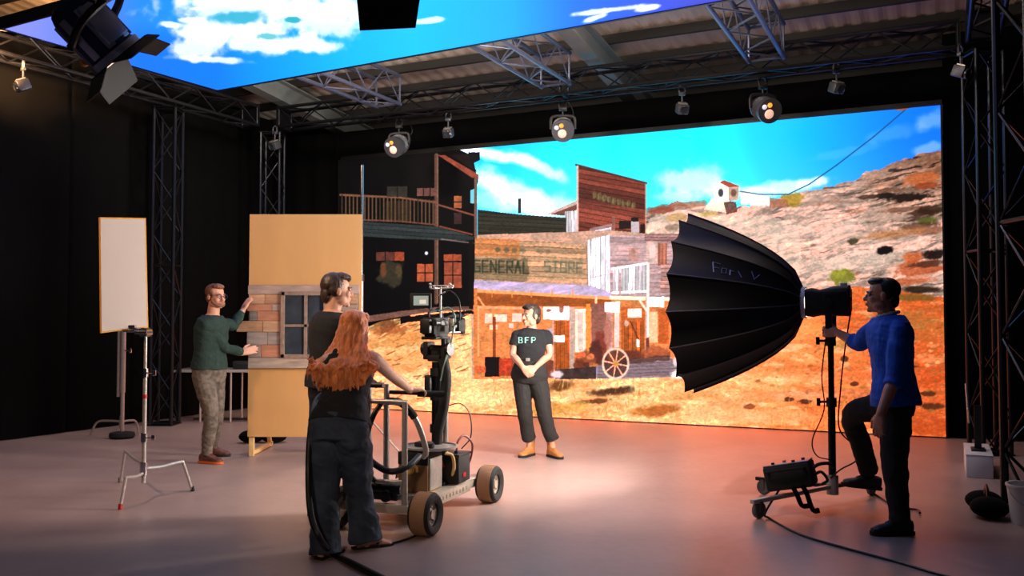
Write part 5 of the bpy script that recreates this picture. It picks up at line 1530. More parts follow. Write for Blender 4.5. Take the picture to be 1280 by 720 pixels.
def head(mb, hc, f, up, s=1.0, chin=1.0):
    f = f.normalized(); r = f.cross(up).normalized(); u = r.cross(f).normalized()
    rot = Matrix((r, f, u)).transposed()
    q = lambda a, b, c: hc + (r * a + f * b + u * c) * s
    E = lambda a, b, c, x, y, z: mb.ellipsoid(q(a, b, c), (x * s, y * s, z * s), rot, 20, 14)
    E(0, -.012, .032, .076, .097, .084)
    E(0, .024, -.035, .062, .070, .078)
    E(0, .045, -.075, .046, .046, .040)
    E(0, .078 * chin, -.100, .022, .018, .018)
    E(0, .078, .018, .054, .020, .013)
    for k in (-1, 1):
        E(k * .036, .062, -.030, .024, .026, .026); E(k * .077, -.006, -.012, .010, .020, .031); E(k * .052, .020, -.075, .02, .04, .03)
        E(k * .033, .083, -.003, .013, .008, .008)
    mb.capsule([q(0, .090, .008), q(0, .104, -.018), q(0, .110, -.030)], [.009 * s, .011 * s, .0135 * s], 10)
    for k in (-1, 1): E(k * .012, .100, -.033, .008, .010, .007)
    E(0, .094, -.060, .023, .011, .007); E(0, .092, -.070, .019, .011, .007)
    return q, r, f, u, rot
def face_bits(parent, q, rot, s, iris=(60, 50, 40), brow='hair_dark', lips=(176, 104, 92), beard=None):
    for k in (-1, 1):
        b = MB(); b.ellipsoid(q(k * .032, .0865, -.002), (.0125 * s, .007 * s, .0068 * s), rot, 14, 8); e = b.build('eye', mat('eye_white', (225, 220, 215), .25), parent, smooth=180)
        b = MB(); b.ellipsoid(q(k * .032, .0925, -.002), (.0058 * s, .0028 * s, .0058 * s), rot, 12, 8); b.build('iris', mat('iris_%d' % iris[0], iris, .2), e, smooth=180)
        b = MB(); b.tube([q(k * .014, .0965, .017), q(k * .032, .0965, .022), q(k * .050, .086, .017)], [.003 * s, .0042 * s, .0025 * s], 8); b.build('eyebrow', brow, parent, smooth=180)
    b = MB(); b.ellipsoid(q(0, .1005, -.0605), (.020 * s, .0062 * s, .0045 * s), rot, 14, 8); b.ellipsoid(q(0, .0985, -.0690), (.017 * s, .0062 * s, .0048 * s), rot, 14, 8); b.build('lips', mat('lips_%d' % lips[0], lips, .5), parent, smooth=180)
def person(label, base, build, skin, voxel=.0055):
    mb = MB(); build(mb)
    o = organic(mb, 'person', skin, None, voxel, 3)
    base = V(base)
    o.data.transform(Matrix.Translation(-base)); o.location = base; _W[o.name] = Matrix.Translation(base)
    return tag(o, label, 'person')
def wrinkle(amp, sx=9, sz=16, seed=1):
    def f(co):
        a = fbm(co[:, 0] * sx + co[:, 1] * sx * .8, co[:, 2] * sz + co[:, 0] * 5, seed, 3) - .5
        b = fbm(co[:, 1] * sx * 1.7 - co[:, 0] * 4, co[:, 2] * sz * .5 + 3.3, seed + 9, 3) - .5
        return amp * 2 * (a * .7 + b * .5)
    return f
def shoe(parent, ankle, td, solez, m='shoe_black', sole='sole_black', s=1.0, shaft=0.0, pitch=0.0, L=.27):
    """ankle point, toe direction, height of the underside of the sole"""
    td = V((td[0], td[1], 0)).normalized(); sd = V((-td.y, td.x, 0)); hx = V((ankle.x, ankle.y, solez))
    up = UZ
    fd = (td * math.cos(pitch) - UZ * math.sin(pitch)).normalized(); fu = (UZ * math.cos(pitch) + td * math.sin(pitch)).normalized()
    q = lambda a, b, c: hx + fd * a * s + sd * b * s + fu * c * s
    mb = MB()
    mb.rings([(q(-.078, 0, .05), sd * .030 * s, fu * .038 * s), (q(-.06, 0, .052), sd * .036 * s, fu * .045 * s), (q(-.01, 0, .055), sd * .038 * s, fu * .050 * s), (q(.05, 0, .046), sd * .040 * s, fu * .042 * s), (q(.11, 0, .036), sd * .046 * s, fu * .032 * s), (q(.155, 0, .031), sd * .042 * s, fu * .026 * s), (q(.182, 0, .027), sd * .026 * s, fu * .018 * s)], 18, 2.4)
    top = .085 + shaft
    d = (ankle - hx); d = (V((ankle.x, ankle.y, ankle.z)) - q(-.02, 0, .05))
    mb.rings([(q(-.025, 0, .045), fd * .055 * s, sd * .040 * s), (q(-.026, 0, .09), fd * .050 * s, sd * .042 * s), (q(-.026, 0, .09 + shaft), fd * .056 * s, sd * .050 * s)], 18, 2.1)
    mb.capsule([q(.02, 0, .085), q(.08, 0, .064)], [.026 * s, .022 * s], 10)
    sh = organic(mb, 'shoe', m, parent, .0045, 2)
    mb = MB()
    prof = [(-.084, .030), (-.06, .040), (0, .037), (.06, .042), (.11, .049), (.155, .045), (.185, .028), (.195, .010)]
    left = [(a, b) for a, b in prof]; right = [(a, -b) for a, b in reversed(prof)]
    mb.prism(left + right, (q(0, 0, .0), fd * s, sd * s), None, fu * .024 * s)
    mb.build('sole', sole, sh)
    mb = MB()
    for k in range(4):
        a = .02 + k * .022; z = .112 - k * .012
        mb.tube([q(a, -.022, z - .012), q(a + .004, 0, z), q(a, .022, z - .012)], .003 * s, 6)
    mb.build('laces', 'lace', sh)
    return sh
M['shoe_black'] = mat('black_shoe_leather', (20, 20, 22), .45); M['sole_black'] = mat('black_sole', (14, 14, 14), .8); M['lace'] = mat('dark_lace', (46, 42, 40), .8)
M['hair_dark'] = mat('dark_brown_hair', (46, 32, 26), .55, noise=.35, nscale=40, stretch=(1, 1, .25))
M['hair_brown'] = mat('brown_hair', (56, 36, 27), .5, noise=.35, nscale=40, stretch=(1, 1, .25))
M['hair_auburn'] = mat('auburn_short_hair', (108, 66, 44), .5, noise=.35, nscale=40, stretch=(1, 1, .25))
M['hair_black'] = mat('black_hair', (22, 19, 20), .5, noise=.3, nscale=40)
M['hair_red'] = mat('red_hair', (226, 122, 58), .5, noise=.4, nscale=14, stretch=(2.2, 2.2, .5), sheen=.3)
M['tee'] = mat('black_cotton', (24, 24, 28), .9, noise=.15, nscale=12, bump=.1, bscale=250)
M['trouser_black'] = mat('black_trouser_cloth', (27, 24, 24), .85, noise=.15, nscale=12, bump=.1, bscale=250)
M['green_knit'] = mat('dark_green_sweater', (27, 48, 41), .92, noise=.18, nscale=30, bump=.25, bscale=220)
M['camo'] = mat('grey_brown_patterned_cloth', (100, 88, 78), .9, noise=.5, nscale=22, bump=.1, bscale=200)
M['denim'] = mat('dark_blue_denim', (56, 66, 82), .85, noise=.62, nscale=5, bump=.15, bscale=260)
M['blue_knit'] = mat('royal_blue_sweater', (20, 82, 190), .9, noise=.12, nscale=25, bump=.2, bscale=240)
M['charcoal'] = mat('charcoal_sweater', (27, 25, 29), .92, noise=.15, nscale=20, bump=.2, bscale=240)
M['tan_boot'] = mat('tan_leather_boot', (176, 112, 58), .5, noise=.15, nscale=14)

def hairdo(parent, q, r, f, u, rot, s, m, lumps, disp=.006, voxel=.0055, seed=3):
    mb = MB()
    for (a, b, c, x, y, z) in lumps:
        mb.ellipsoid(q(a, b, c), (x * s, y * s, z * s), rot, 20, 12)
    return organic(mb, 'hair', m, parent, voxel, 1, lambda co: disp * 2 * (fbm(co[:, 0] * 60 + co[:, 1] * 50, co[:, 2] * 28, seed, 3) - .5))

# ------------------------------------------------------------------ 1: person in black T-shirt before the screen
Yw = 9.42
fw = V((-.22, -.97, 0)).normalized(); ra = V((-.97, .22, 0)).normalized()    # ra: her right (image left)
pel, nk, hc = P(662, 468, Yw), P(664.5, 411, Yw + .02), P(664, 394.5, Yw - .01)
shR, shL = P(646.5, 417, Yw + .0), P(683.5, 416.5, Yw + .06)
elR, elL = P(641, 443, Yw - .02), P(686.5, 443, Yw + .02)
wrR, wrL = P(653.5, 459, Yw - .19), P(669.5, 459, Yw - .19)
hipR, hipL = pel + ra * .085, pel - ra * .085
knR, knL = P(655.5, 513, Yw - .04), P(680, 513, Yw - .07)
anR, anL = P(661.5, 556, Yw + .06), P(690.5, 557, Yw - .02)
hf = V((-.80, -.60, 0))
Q = {}
def b1(mb):
    torso(mb, pel, nk, -ra, (shL - shR).normalized(), TORSO_F, -.18, 1.03, -.006)
    limb(mb, [nk - UZ * .03, nk.lerp(hc, .5), hc - UZ * .05], [.056, .05, .05], cap=True)
    Q['h'] = head(mb, hc, hf, UZ, .98)
    for sh, el, wr in ((shR, elR, wrR), (shL, elL, wrL)):
        limb(mb, [sh - UZ * .022, sh.lerp(el, .5), el, el.lerp(wr, .4), wr], [.034, .042, .036, .037, .026], cap=True)
    hand(mb, wrR, V((.62, -.25, -.70)), V((.25, .95, -.1)), V((0, -.3, 1)), .55, .98)
    hand(mb, wrL, V((-.72, -.30, -.60)), V((-.25, .90, -.25)), V((0, -.3, 1)), .60, .98)
    for hp, kn, an in ((hipR, knR, anR), (hipL, knL, anL)):
        limb(mb, [hp, kn, an, an - UZ * .07], [.075, .05, .031, .030], cap=True)
p1 = person('person in a black T-shirt with hands clasped, standing before the screen', (pel.x, pel.y, 0), b1, SK)
q, r_, f_h, u_h, rot_h = Q['h']
face_bits(p1, q, rot_h, .98)
hairdo(p1, q, r_, f_h, u_h, rot_h, .98, 'hair_dark', [(0, -.028, .042, .082, .092, .083), (0, .02, .092, .064, .068, .034), (-.062, -.01, .015, .020, .045, .058), (.062, -.01, .015, .020, .045, .058), (0, -.075, -.03, .058, .034, .066), (.02, .064, .086, .046, .028, .022), (-.03, .068, .078, .032, .022, .02)], .003)
mb = MB(); torso(mb, pel, nk, -ra, (shL - shR).normalized(), TORSO_F, .22, 1.0, .012, taper=.02)
for sh, el in ((shR, elR), (shL, elL)):
    limb(mb, [sh.lerp(nk, .55) - UZ * .02, sh - UZ * .012, sh.lerp(el, .25), sh.lerp(el, .56)], [.040, .052, .060, .064])
tee1 = organic(mb, 't_shirt', 'tee', p1, .006, 5, wrinkle(.010))
mb = MB(); torso(mb, pel, nk, -ra, -ra, TORSO_F, -.20, .36, .018)
for hp, kn, an in ((hipR, knR, anR), (hipL, knL, anL)):
    limb(mb, [hp + UZ * .03, hp - UZ * .05, hp.lerp(kn, .5), kn, kn.lerp(an, .55), an + UZ * .065], [.085, .100, .096, .080, .072, .074])
trs1 = organic(mb, 'trousers', 'trouser_black', p1, .006, 8, wrinkle(.012, 9, 13, 4))
sp = (nk - pel).normalized(); c0 = pel.lerp(nk, .335)
mb = MB(); w_, d_ = lerp_tab(TORSO_F, .335)
mb.tube([c0 + (-ra) * ((w_ + .020) * math.cos(a)) + fw * ((d_ + .020) * math.sin(a)) for a in [2 * math.pi * k / 32 for k in range(32)]], .011, 8, closed=True, flat=.6, up=UZ); blt = mb.build('belt', 'black', trs1)
mb = MB(); mb.box(c0 + fw * (d_ + .030), (.045, .012, .032), Matrix((-ra, fw, UZ)).transposed(), bev=.003); mb.build('buckle', 'steel', blt)
shoe(p1, anR, (-.55, -.83), .003, 'tan_boot', 'sole_black', .95, .10); shoe(p1, anL, (.5, -.87), .003, 'tan_boot', 'sole_black', .95, .10)
# chest lettering B F P in pale teal
M['teal'] = mat('teal_print', (150, 214, 200), .7)
mb = MB(); xl = -ra
dgt = bpy.context.evaluated_depsgraph_get()
def chest_pt(px, py):
    o_ = V((0, 0, CAMH)); d_ = ray(px, py).normalized()
    inv = _W[p1.name].inverted()
    hit, loc, nn, _ = tee1.ray_cast(inv @ o_, (inv.to_3x3() @ d_).normalized())
    return (_W[p1.name] @ loc) - d_ * .004 if hit else P(px, py, Yw - .13)
def seg(*pts):
    mb.tube([chest_pt(x, y) for x, y in pts], .0075, 6, flat=.6)
x0, y0 = 648.5, 421.6; hh = 7.2
seg((x0, y0), (x0, y0 + hh)); seg((x0, y0), (x0 + 3.6, y0 + .4), (x0 + 4.0, y0 + 2.4), (x0 + 2.8, y0 + 3.5), (x0, y0 + 3.5)); seg((x0 + 2.8, y0 + 3.5), (x0 + 4.4, y0 + 4.6), (x0 + 4.1, y0 + 6.8), (x0, y0 + hh))
x0 = 656.6; seg((x0, y0), (x0, y0 + hh)); seg((x0, y0 + .2), (x0 + 4.6, y0 + .2)); seg((x0, y0 + 3.5), (x0 + 3.8, y0 + 3.5))
x0 = 664.6; seg((x0, y0), (x0, y0 + hh)); seg((x0, y0), (x0 + 4.0, y0 + .3), (x0 + 4.8, y0 + 2), (x0 + 4.0, y0 + 3.7), (x0, y0 + 3.8))
mb.build('chest_lettering', 'teal', tee1)

# ------------------------------------------------------------------ 2: person in green by the window panel
Yg = 9.02
fg = V((.90, -.43, 0)).normalized(); ra = V((-.43, -.90, 0)).normalized()     # his right, towards the camera
pel, nk, hc = P(261, 463, Yg), P(266, 394, Yg), P(269.5, 370, Yg - .02)
shR, shL = P(257, 405, Yg - .15), P(279, 403, Yg + .13)
elR, wrR = P(281, 434, Yg + .0), P(303, 441, Yg + .19)
elL, wrL = P(291.5, 407, Yg + .22), P(303.5, 388, Yg + .30)
hipR, hipL = pel + ra * .085, pel - ra * .085
knR, knL = P(264, 519, Yg - .06), P(270, 518, Yg + .12)
anR, anL = P(258.5, 567, Yg - .02), P(266, 557, 9.46)
def b2(mb):
    torso(mb, pel, nk, -ra, (shL - shR).normalized(), TORSO_M, -.18, 1.03, -.006)
    limb(mb, [nk - UZ * .03, nk.lerp(hc, .5), hc - UZ * .05], [.062, .058, .056], cap=True)
    Q['h'] = head(mb, hc, V((.84, -.54, -.04)), UZ, 1.02)
    for sh, el, wr in ((shR, elR, wrR), (shL, elL, wrL)):
        limb(mb, [sh - UZ * .022, sh.lerp(el, .5), el, el.lerp(wr, .4), wr], [.036, .048, .042, .041, .029], cap=True)
    hand(mb, wrR, V((.86, .42, .28)), V((.1, .95, -.1)), V((0, 0, 1)), .22, 1.05)
    hand(mb, wrL, V((.35, .25, .90)), V((.6, .8, -.2)), V((-.6, -.3, 0)), .25, 1.05)
    for hp, kn, an in ((hipR, knR, anR), (hipL, knL, anL)):
        limb(mb, [hp, kn, an, an - UZ * .07], [.08, .055, .032, .032], cap=True)
p2 = person('person in a dark green sweater holding the weathered window panel', (pel.x, pel.y, 0), b2, SK)
q, r_, f_h, u_h, rot_h = Q['h']
face_bits(p2, q, rot_h, 1.02, brow='hair_auburn')
hairdo(p2, q, r_, f_h, u_h, rot_h, 1.02, 'hair_auburn', [(0, -.03, .045, .081, .09, .078), (0, .03, .092, .062, .06, .032), (-.06, -.01, .02, .022, .05, .05), (.06, -.01, .02, .022, .05, .05), (0, -.07, -.02, .056, .034, .055), (0, .055, .09, .05, .03, .022)], .004)
mb = MB(); 
for a in range(-6, 7):
    t = a / 6 * 1.25; mb.ellipsoid(q(.066 * math.sin(t), .075 * math.cos(t) + .012, -.092 + .035 * abs(a / 6) ** 2), (.018, .016, .020), rot_h, 10, 8)
mb.ellipsoid(q(0, .099, -.051), (.025, .008, .006), rot_h, 12, 8)
organic(mb, 'beard', mat('short_beard', (122, 80, 58), .8, noise=.3, nscale=60), p2, .0045, 1)
gl = MB()
for k in (-1, 1):
    gl.tube([q(k * .034 + .024 * math.cos(a), .106, -.003 + .019 * math.sin(a)) for a in [2 * math.pi * i / 18 for i in range(18)]], .0024, 6, closed=True)
    gl.tube([q(k * .058, .105, .004), q(k * .078, .07, .006), q(k * .083, .0, .004)], .0024, 6)
gl.tube([q(-.010, .107, .0), q(.010, .107, .0)], .0024, 6)
gl.build('glasses', 'black', p2)
mb = MB(); torso(mb, pel, nk, -ra, (shL - shR).normalized(), TORSO_M, .03, 1.0, .020, taper=.02)
for sh, el, wr in ((shR, elR, wrR), (shL, elL, wrL)):
    limb(mb, [sh.lerp(nk, .5) - UZ * .02, sh - UZ * .012, sh.lerp(el, .5), el, el.lerp(wr, .6), el.lerp(wr, .93)], [.042, .060, .060, .054, .048, .040])
organic(mb, 'sweater', 'green_knit', p2, .006, 3, wrinkle(.014, 9, 14, 6))
mb = MB(); torso(mb, pel, nk, -ra, -ra, TORSO_M, -.20, .10, .010)
for hp, kn, an in ((hipR, knR, anR), (hipL, knL, anL)):
    limb(mb, [hp + UZ * .03, hp - UZ * .05, hp.lerp(kn, .5), kn, kn.lerp(an, .5), an - UZ * .005], [.09, .106, .098, .078, .066, .055])
organic(mb, 'trousers', 'camo', p2, .006, 8, wrinkle(.012, 9, 20, 8))
M['red_shoe'] = mat('red_grey_trainer', (92, 52, 46), .6, noise=.6, nscale=30); M['sole_orange'] = mat('orange_sole', (204, 104, 44), .6)
shoe(p2, anR, (.93, -.35), .003, 'red_shoe', 'sole_orange', 1.0); shoe(p2, anL, (.97, -.1), .003, 'red_shoe', 'sole_black', 1.0)

# ------------------------------------------------------------------ 3: person in charcoal seen from behind
Yb = 6.5
fb = V((.78, .62, 0)).normalized(); ra = V((.62, -.78, 0)).normalized()
pel, nk, hc = P(410, 480, Yb), P(415, 390, Yb), P(421, 362.5, Yb + .03)
shL, shR = P(402, 402, Yb + .15), P(437, 405, Yb - .15)
elL, wrL = P(397.5, 452, Yb + .16), P(412, 476, Yb + .34)
elR, wrR = P(440, 452, Yb - .10), P(452, 474, Yb + .10)
hipR, hipL = pel + ra * .085, pel - ra * .085
knR, knL = P(412, 565, Yb - .02), P(402, 562, Yb + .12)
anR, anL = P(410, 637, Yb - .03), P(399, 632, Yb + .12)
def b3(mb):
    torso(mb, pel, nk, ra, (shR - shL).normalized(), TORSO_M, -.18, 1.03, -.006)
    limb(mb, [nk - UZ * .03, nk.lerp(hc, .5), hc - UZ * .05], [.062, .058, .058], cap=True)
    Q['h'] = head(mb, hc, V((.90, .42, -.03)), UZ, 1.05)
    for sh, el, wr in ((shR, elR, wrR), (shL, elL, wrL)):
        limb(mb, [sh - UZ * .022, sh.lerp(el, .5), el, el.lerp(wr, .4), wr], [.036, .048, .042, .041, .029], cap=True)
    hand(mb, wrL, V((.7, .5, -.15)), V((.1, 0, -1)), V((.5, -.6, 0)), .45, 1.04)
    hand(mb, wrR, V((.6, .65, -.1)), V((.1, 0, -1)), V((-.5, .6, 0)), .45, 1.04)
    for hp, kn, an in ((hipR, knR, anR), (hipL, knL, anL)):
        limb(mb, [hp, kn, an, an - UZ * .07], [.08, .055, .032, .032], cap=True)
p3 = person('person with short brown hair in a charcoal sweater, standing behind the red-haired person', (pel.x, pel.y, 0), b3, SK)
q, r_, f_h, u_h, rot_h = Q['h']
face_bits(p3, q, rot_h, 1.05, brow='hair_brown')
hairdo(p3, q, r_, f_h, u_h, rot_h, 1.05, 'hair_brown', [(0, -.026, .040, .083, .092, .083), (0, .025, .090, .066, .070, .034), (-.064, -.025, .005, .020, .046, .056), (.064, -.025, .005, .020, .044, .054), (0, -.078, -.035, .058, .034, .062), (0, .070, .080, .050, .028, .022), (.02, .06, .088, .04, .034, .024)], .004)
mb = MB(); torso(mb, pel, nk, ra, (shR - shL).normalized(), TORSO_M, -.05, 1.0, .022, taper=.02)
for sh, el, wr in ((shR, elR, wrR), (shL, elL, wrL)):
    limb(mb, [sh.lerp(nk, .5) - UZ * .02, sh - UZ * .012, sh.lerp(el, .5), el, el.lerp(wr, .6), el.lerp(wr, .93)], [.044, .062, .062, .056, .050, .042])
organic(mb, 'sweater', 'charcoal', p3, .006, 3, wrinkle(.008, 8, 13, 16))
mb = MB(); torso(mb, pel, nk, ra, ra, TORSO_M, -.20, .06, .010)
for hp, kn, an in ((hipR, knR, anR), (hipL, knL, anL)):
    limb(mb, [hp + UZ * .03, hp - UZ * .05, hp.lerp(kn, .5), kn, kn.lerp(an, .5), an - UZ * .02], [.09, .106, .094, .074, .066, .058])
organic(mb, 'trousers', 'trouser_black', p3, .006, 8, wrinkle(.008, 9, 14, 18))
shoe(p3, anR, (.80, .60), .003, 'shoe_black', 'sole_black', .98); shoe(p3, anL, (.70, .70), .003, 'shoe_black', 'sole_black', .98)

# ------------------------------------------------------------------ 4: red-haired person pushing the dolly
Yr = 5.47
fr_ = V((.34, .94, 0)).normalized(); ra = V((.94, -.34, 0)).normalized()      # her right, image right
pel, nk, hc = P(424, 532, Yr + .03), P(439, 440, Yr + .22), P(444, 412, Yr + .32)
shL, shR = P(409, 452, Yr + .16), P(468, 449, Yr + .22)
gripR = W @ V((.235, -.335, .925)); gripL = W @ V((-.20, -.585, 1.0))
elR = P(490, 470, 5.97); wrR = P(513, 487.5, 6.19)
elL = P(402, 482, 5.78); wrL = gripL + V((-.03, -.10, .025))
hipR, hipL = pel + ra * .085, pel - ra * .085
knR, knL = P(448, 612, 5.70), P(406, 616, 5.55)
anR, anL = P(457, 668, 5.68), P(407, 684, 5.47)
def b4(mb):
    torso(mb, pel, nk, ra, (shR - shL).normalized(), TORSO_F, -.18, 1.03, -.004)
    limb(mb, [nk - UZ * .03, nk.lerp(hc, .5), hc - UZ * .05], [.054, .05, .05], cap=True)
    Q['h'] = head(mb, hc, V((.42, .90, -.18)), UZ, .97)
    for sh, el, wr in ((shR, elR, wrR), (shL, elL, wrL)):
        limb(mb, [sh.lerp(nk, .25), sh, sh.lerp(el, .5), el, el.lerp(wr, .4), wr], [.045, .046, .042, .036, .036, .025], cap=True)
    hand(mb, wrR, (gripR - wrR) + UZ * .03, V((.1, .1, -1)), V((-.9, .3, 0)), .62, .97)
    hand(mb, wrL, (gripL - wrL) + UZ * .03, V((.1, .3, -1)), V((.9, -.3, 0)), .65, .97)
    for hp, kn, an in ((hipR, knR, anR), (hipL, knL, anL)):
        limb(mb, [hp, kn, an, an - UZ * .06], [.078, .052, .036, .034], cap=True)
    # bare right foot with toes, left heel
    for an, td in ((anR, V((.86, .50, 0))), (anL, V((.35, .93, 0)))):
        td = td.normalized(); sd = V((-td.y, td.x, 0)); b0 = V((an.x, an.y, 0))
        mb.rings([(b0 - td * .06 + UZ * .035, sd * .026, UZ * .030), (b0 - td * .02 + UZ * .045, sd * .032, UZ * .040), (b0 + td * .06 + UZ * .038, sd * .036, UZ * .032), (b0 + td * .12 + UZ * .026, sd * .042, UZ * .018), (b0 + td * .145 + UZ * .02, sd * .038, UZ * .013)], 16, 2.3)
        for k, (o_, ln, rr_) in enumerate(((.029, .046, .0125), (.012, .042, .009), (-.003, .036, .0085), (-.017, .030, .008), (-.030, .022, .0078))):
            s_ = -1 if an is anL else 1
            mb.capsule([b0 + td * .125 + sd * o_ * s_ + UZ * .018, b0 + td * (.14 + ln * .5) + sd * o_ * s_ + UZ * .018, b0 + td * (.135 + ln) + sd * o_ * s_ + UZ * .014], [rr_, rr_, rr_ * .9], 10)
p4 = person('person with long red hair in a black vest and jeans pushing the dolly', (pel.x, pel.y, 0), b4, SK3)
q, r_, f_h, u_h, rot_h = Q['h']
face_bits(p4, q, rot_h, .97, brow='hair_red')
mb = MB(); torso(mb, pel, nk, ra, (shR - shL).normalized(), TORSO_F, .02, .90, .010, taper=.02)
for k in (-1, 1):
    a = nk.lerp(shR if k > 0 else shL, .50)
    mb.tube(crom([a - fr_ * .10 - UZ * .09, a - fr_ * .055 + UZ * .028, a + fr_ * .01 + UZ * .040, a + fr_ * .075 + UZ * .01, a + fr_ * .10 - UZ * .09], 5), .021, 10, flat=.6)
organic(mb, 'vest', 'tee', p4, .006, 3, wrinkle(.012, 9, 18, 26))
mb = MB(); torso(mb, pel, nk, ra, ra, TORSO_F, -.24, .10, .016)
for hp, kn, an in ((hipR, knR, anR), (hipL, knL, anL)):
    limb(mb, [hp + UZ * .03, hp - UZ * .05, hp.lerp(kn, .5), kn, kn.lerp(an, .55), an - UZ * .04], [.095, .114, .106, .088, .090, .102])
jn = organic(mb, 'jeans', 'denim', p4, .006, 6, wrinkle(.020, 9, 16, 28))
for an, td in ((anR, V((.86, .50, 0))), (anL, V((.35, .93, 0)))):   # sandals
    td = td.normalized(); sd = V((-td.y, td.x, 0)); b0 = V((an.x, an.y, 0))
    prof = [(-.085, .028), (-.05, .036), (.03, .036), (.10, .046), (.15, .044), (.18, .028)]
    mb = MB(); mb.prism([(a, b) for a, b in prof] + [(a, -b) for a, b in reversed(prof)], (b0 + UZ * .001, td, sd), None, UZ * .012); sn = mb.build('sandal', 'sole_black', p4)
    mb = MB(); mb.tube(crom([b0 + td * .07 + sd * .045 + UZ * .01, b0 + td * .065 + UZ * .072, b0 + td * .07 - sd * .045 + UZ * .01], 6), .009, 8, flat=.5); mb.build('strap', 'shoe_black', sn)
# long loose hair: cap plus many strands falling over shoulders and back
mb = MB()
for (a, b, c, x, y, z) in [(0, -.028, .040, .088, .100, .088), (0, .02, .09, .074, .075, .04), (-.066, -.01, -.02, .03, .06, .08), (.066, -.01, -.02, .03, .06, .08), (0, -.07, -.04, .075, .045, .09)]:
    mb.ellipsoid(q(a, b, c), (x, y, z), rot_h, 20, 12)
rr = random.Random(12)
backn = -fr_
for i in range(120):
    a = -1.05 + 2.1 * i / 119 + rr.uniform(-.08, .08)
    an_ = a * 1.75                                         # around the back of the head
    st = q(.082 * math.sin(an_), -.018 - .088 * math.cos(an_), .01 + rr.uniform(-.03, .05))
    wd = a * .20 + rr.uniform(-.03, .03)
    side_fall = abs(a)
    z_end = 1.43 - (484 - 26 * max(0, abs(a) - .45) + rr.uniform(-26, 10) - 400) * 5.6 / 1120
    mid = hc.lerp(nk, .9) + ra * wd * .62 + backn * (.085 + .035 * (1 - abs(a))) - UZ * .03
    sh_ = nk + ra * wd * 1.0 + backn * (.135 + .03 * (1 - abs(a)) - .03 * side_fall) - UZ * (.06 + .02 * side_fall)
    end = V((nk.x, nk.y, 0)) + ra * (wd * 1.0 + rr.uniform(-.02, .02)) + backn * (.150 + .03 * (1 - abs(a)) + rr.uniform(0, .03)) + UZ * z_end
    rad = rr.uniform(.009, .016)
    limb(mb, [st, mid + V((rr.uniform(-.01, .01), 0, 0)), sh_, sh_.lerp(end, .55) + ra * rr.uniform(-.02, .02) + backn * .012, end], [rad * .9, rad * 1.15, rad * 1.2, rad * 1.1, .006], 4, 8, cap=True)
organic(mb, 'hair', 'hair_red', p4, .006, 1, lambda co: .007 * (fbm(co[:, 0] * 85, co[:, 2] * 7 + co[:, 1] * 30, 5, 3) - .5) * 2)
# heavy cable hanging by the left side and out over the floor
c = MB(); c.tube(crom([gripL + V((-.10, .03, -.02)), P(396, 500, 5.75), P(388, 540, 5.50), P(385.5, 590, 5.44), P(388, 640, 5.32), P(399, 672, 5.22), G(416, 692, .02), G(440, 704, .02), G(476, 722, .02), G(520, 745, .02)], 8), .019, 10)
tag(c.build('thick_cable', 'cable'), 'heavy black cable hanging beside the red-haired person and out over the floor', 'cable')
c = MB(); c.tube(crom([G(410, 688, .012), G(436, 700, .012), G(466, 716, .012), G(492, 728, .012)], 7), .011, 8)
tag(c.build('floor_cable', 'cable'), 'thinner black cable lying along the heavy one at the lower left', 'cable')
c = MB(); c.tube(crom([G(470, 681, .008), G(490, 679, .008), G(508, 674, .008), G(524, 667, .008), G(545, 655, .008)], 7), .007, 8)
tag(c.build('floor_cable', 'cable'), 'thin cable on the floor by the near dolly wheel', 'cable')

# ------------------------------------------------------------------ 5: person in blue at the softbox
Yu = 6.15
fu_ = V((-.90, .43, 0)).normalized(); la = V((-.43, -.90, 0)).normalized()     # his left, towards the camera
pel, nk, hc = P(1119, 500, Yu), P(1110, 396, Yu + .03), P(1103, 369, Yu + .03)
shL, shR = P(1123, 412, Yu - .16), P(1093, 409, Yu + .22)
elL, wrL = P(1119, 470, Yu - .20), P(1101, 517, Yu - .28)
elR, wrR = P(1074, 430, Yu + .42), P(1047, 416, Yu + .63)
hipL, hipR = pel + la * .085, pel - la * .085
knL, anL = P(1119, 580, Yu - .10), P(1125, 650, 6.02)
knR, anR = P(1066, 521, 6.58), P(1086, 586, 6.86)
def b5(mb):
    torso(mb, pel, nk, la, (shL - shR).normalized(), TORSO_M, -.18, 1.03, -.006)
    limb(mb, [nk - UZ * .03, nk.lerp(hc, .5), hc - UZ * .05], [.062, .058, .056], cap=True)
    Q['h'] = head(mb, hc, V((-.93, .36, .03)), UZ, 1.03)
    for sh, el, wr in ((shR, elR, wrR), (shL, elL, wrL)):
        limb(mb, [sh - UZ * .022, sh.lerp(el, .5), el, el.lerp(wr, .4), wr], [.036, .048, .041, .041, .029], cap=True)
    hand(mb, wrL, V((-.25, -.05, -.95)), V((.8, .5, 0)), V((-.7, .5, 0)), .40, 1.05)
    hand(mb, wrR, V((-.72, .55, .10)), V((.45, .7, -.2)), V((0, 0, 1)), .75, 1.05)
    for hp, kn, an in ((hipR, knR, anR), (hipL, knL, anL)):
        limb(mb, [hp, kn, an, an - UZ * .07], [.08, .055, .032, .032], cap=True)
p5 = person('person in a blue sweater with one foot raised, steadying the big softbox', (pel.x, pel.y, 0), b5, SK2)
q, r_, f_h, u_h, rot_h = Q['h']
face_bits(p5, q, rot_h, 1.03, brow='hair_black')
hairdo(p5, q, r_, f_h, u_h, rot_h, 1.03, 'hair_black', [(0, -.026, .040, .080, .090, .081), (0, .028, .090, .062, .066, .030), (-.064, -.025, .012, .016, .04, .046), (.064, -.025, .012, .016, .04, .046), (0, -.078, -.03, .052, .028, .056), (0, .062, .085, .048, .026, .018)], .002)
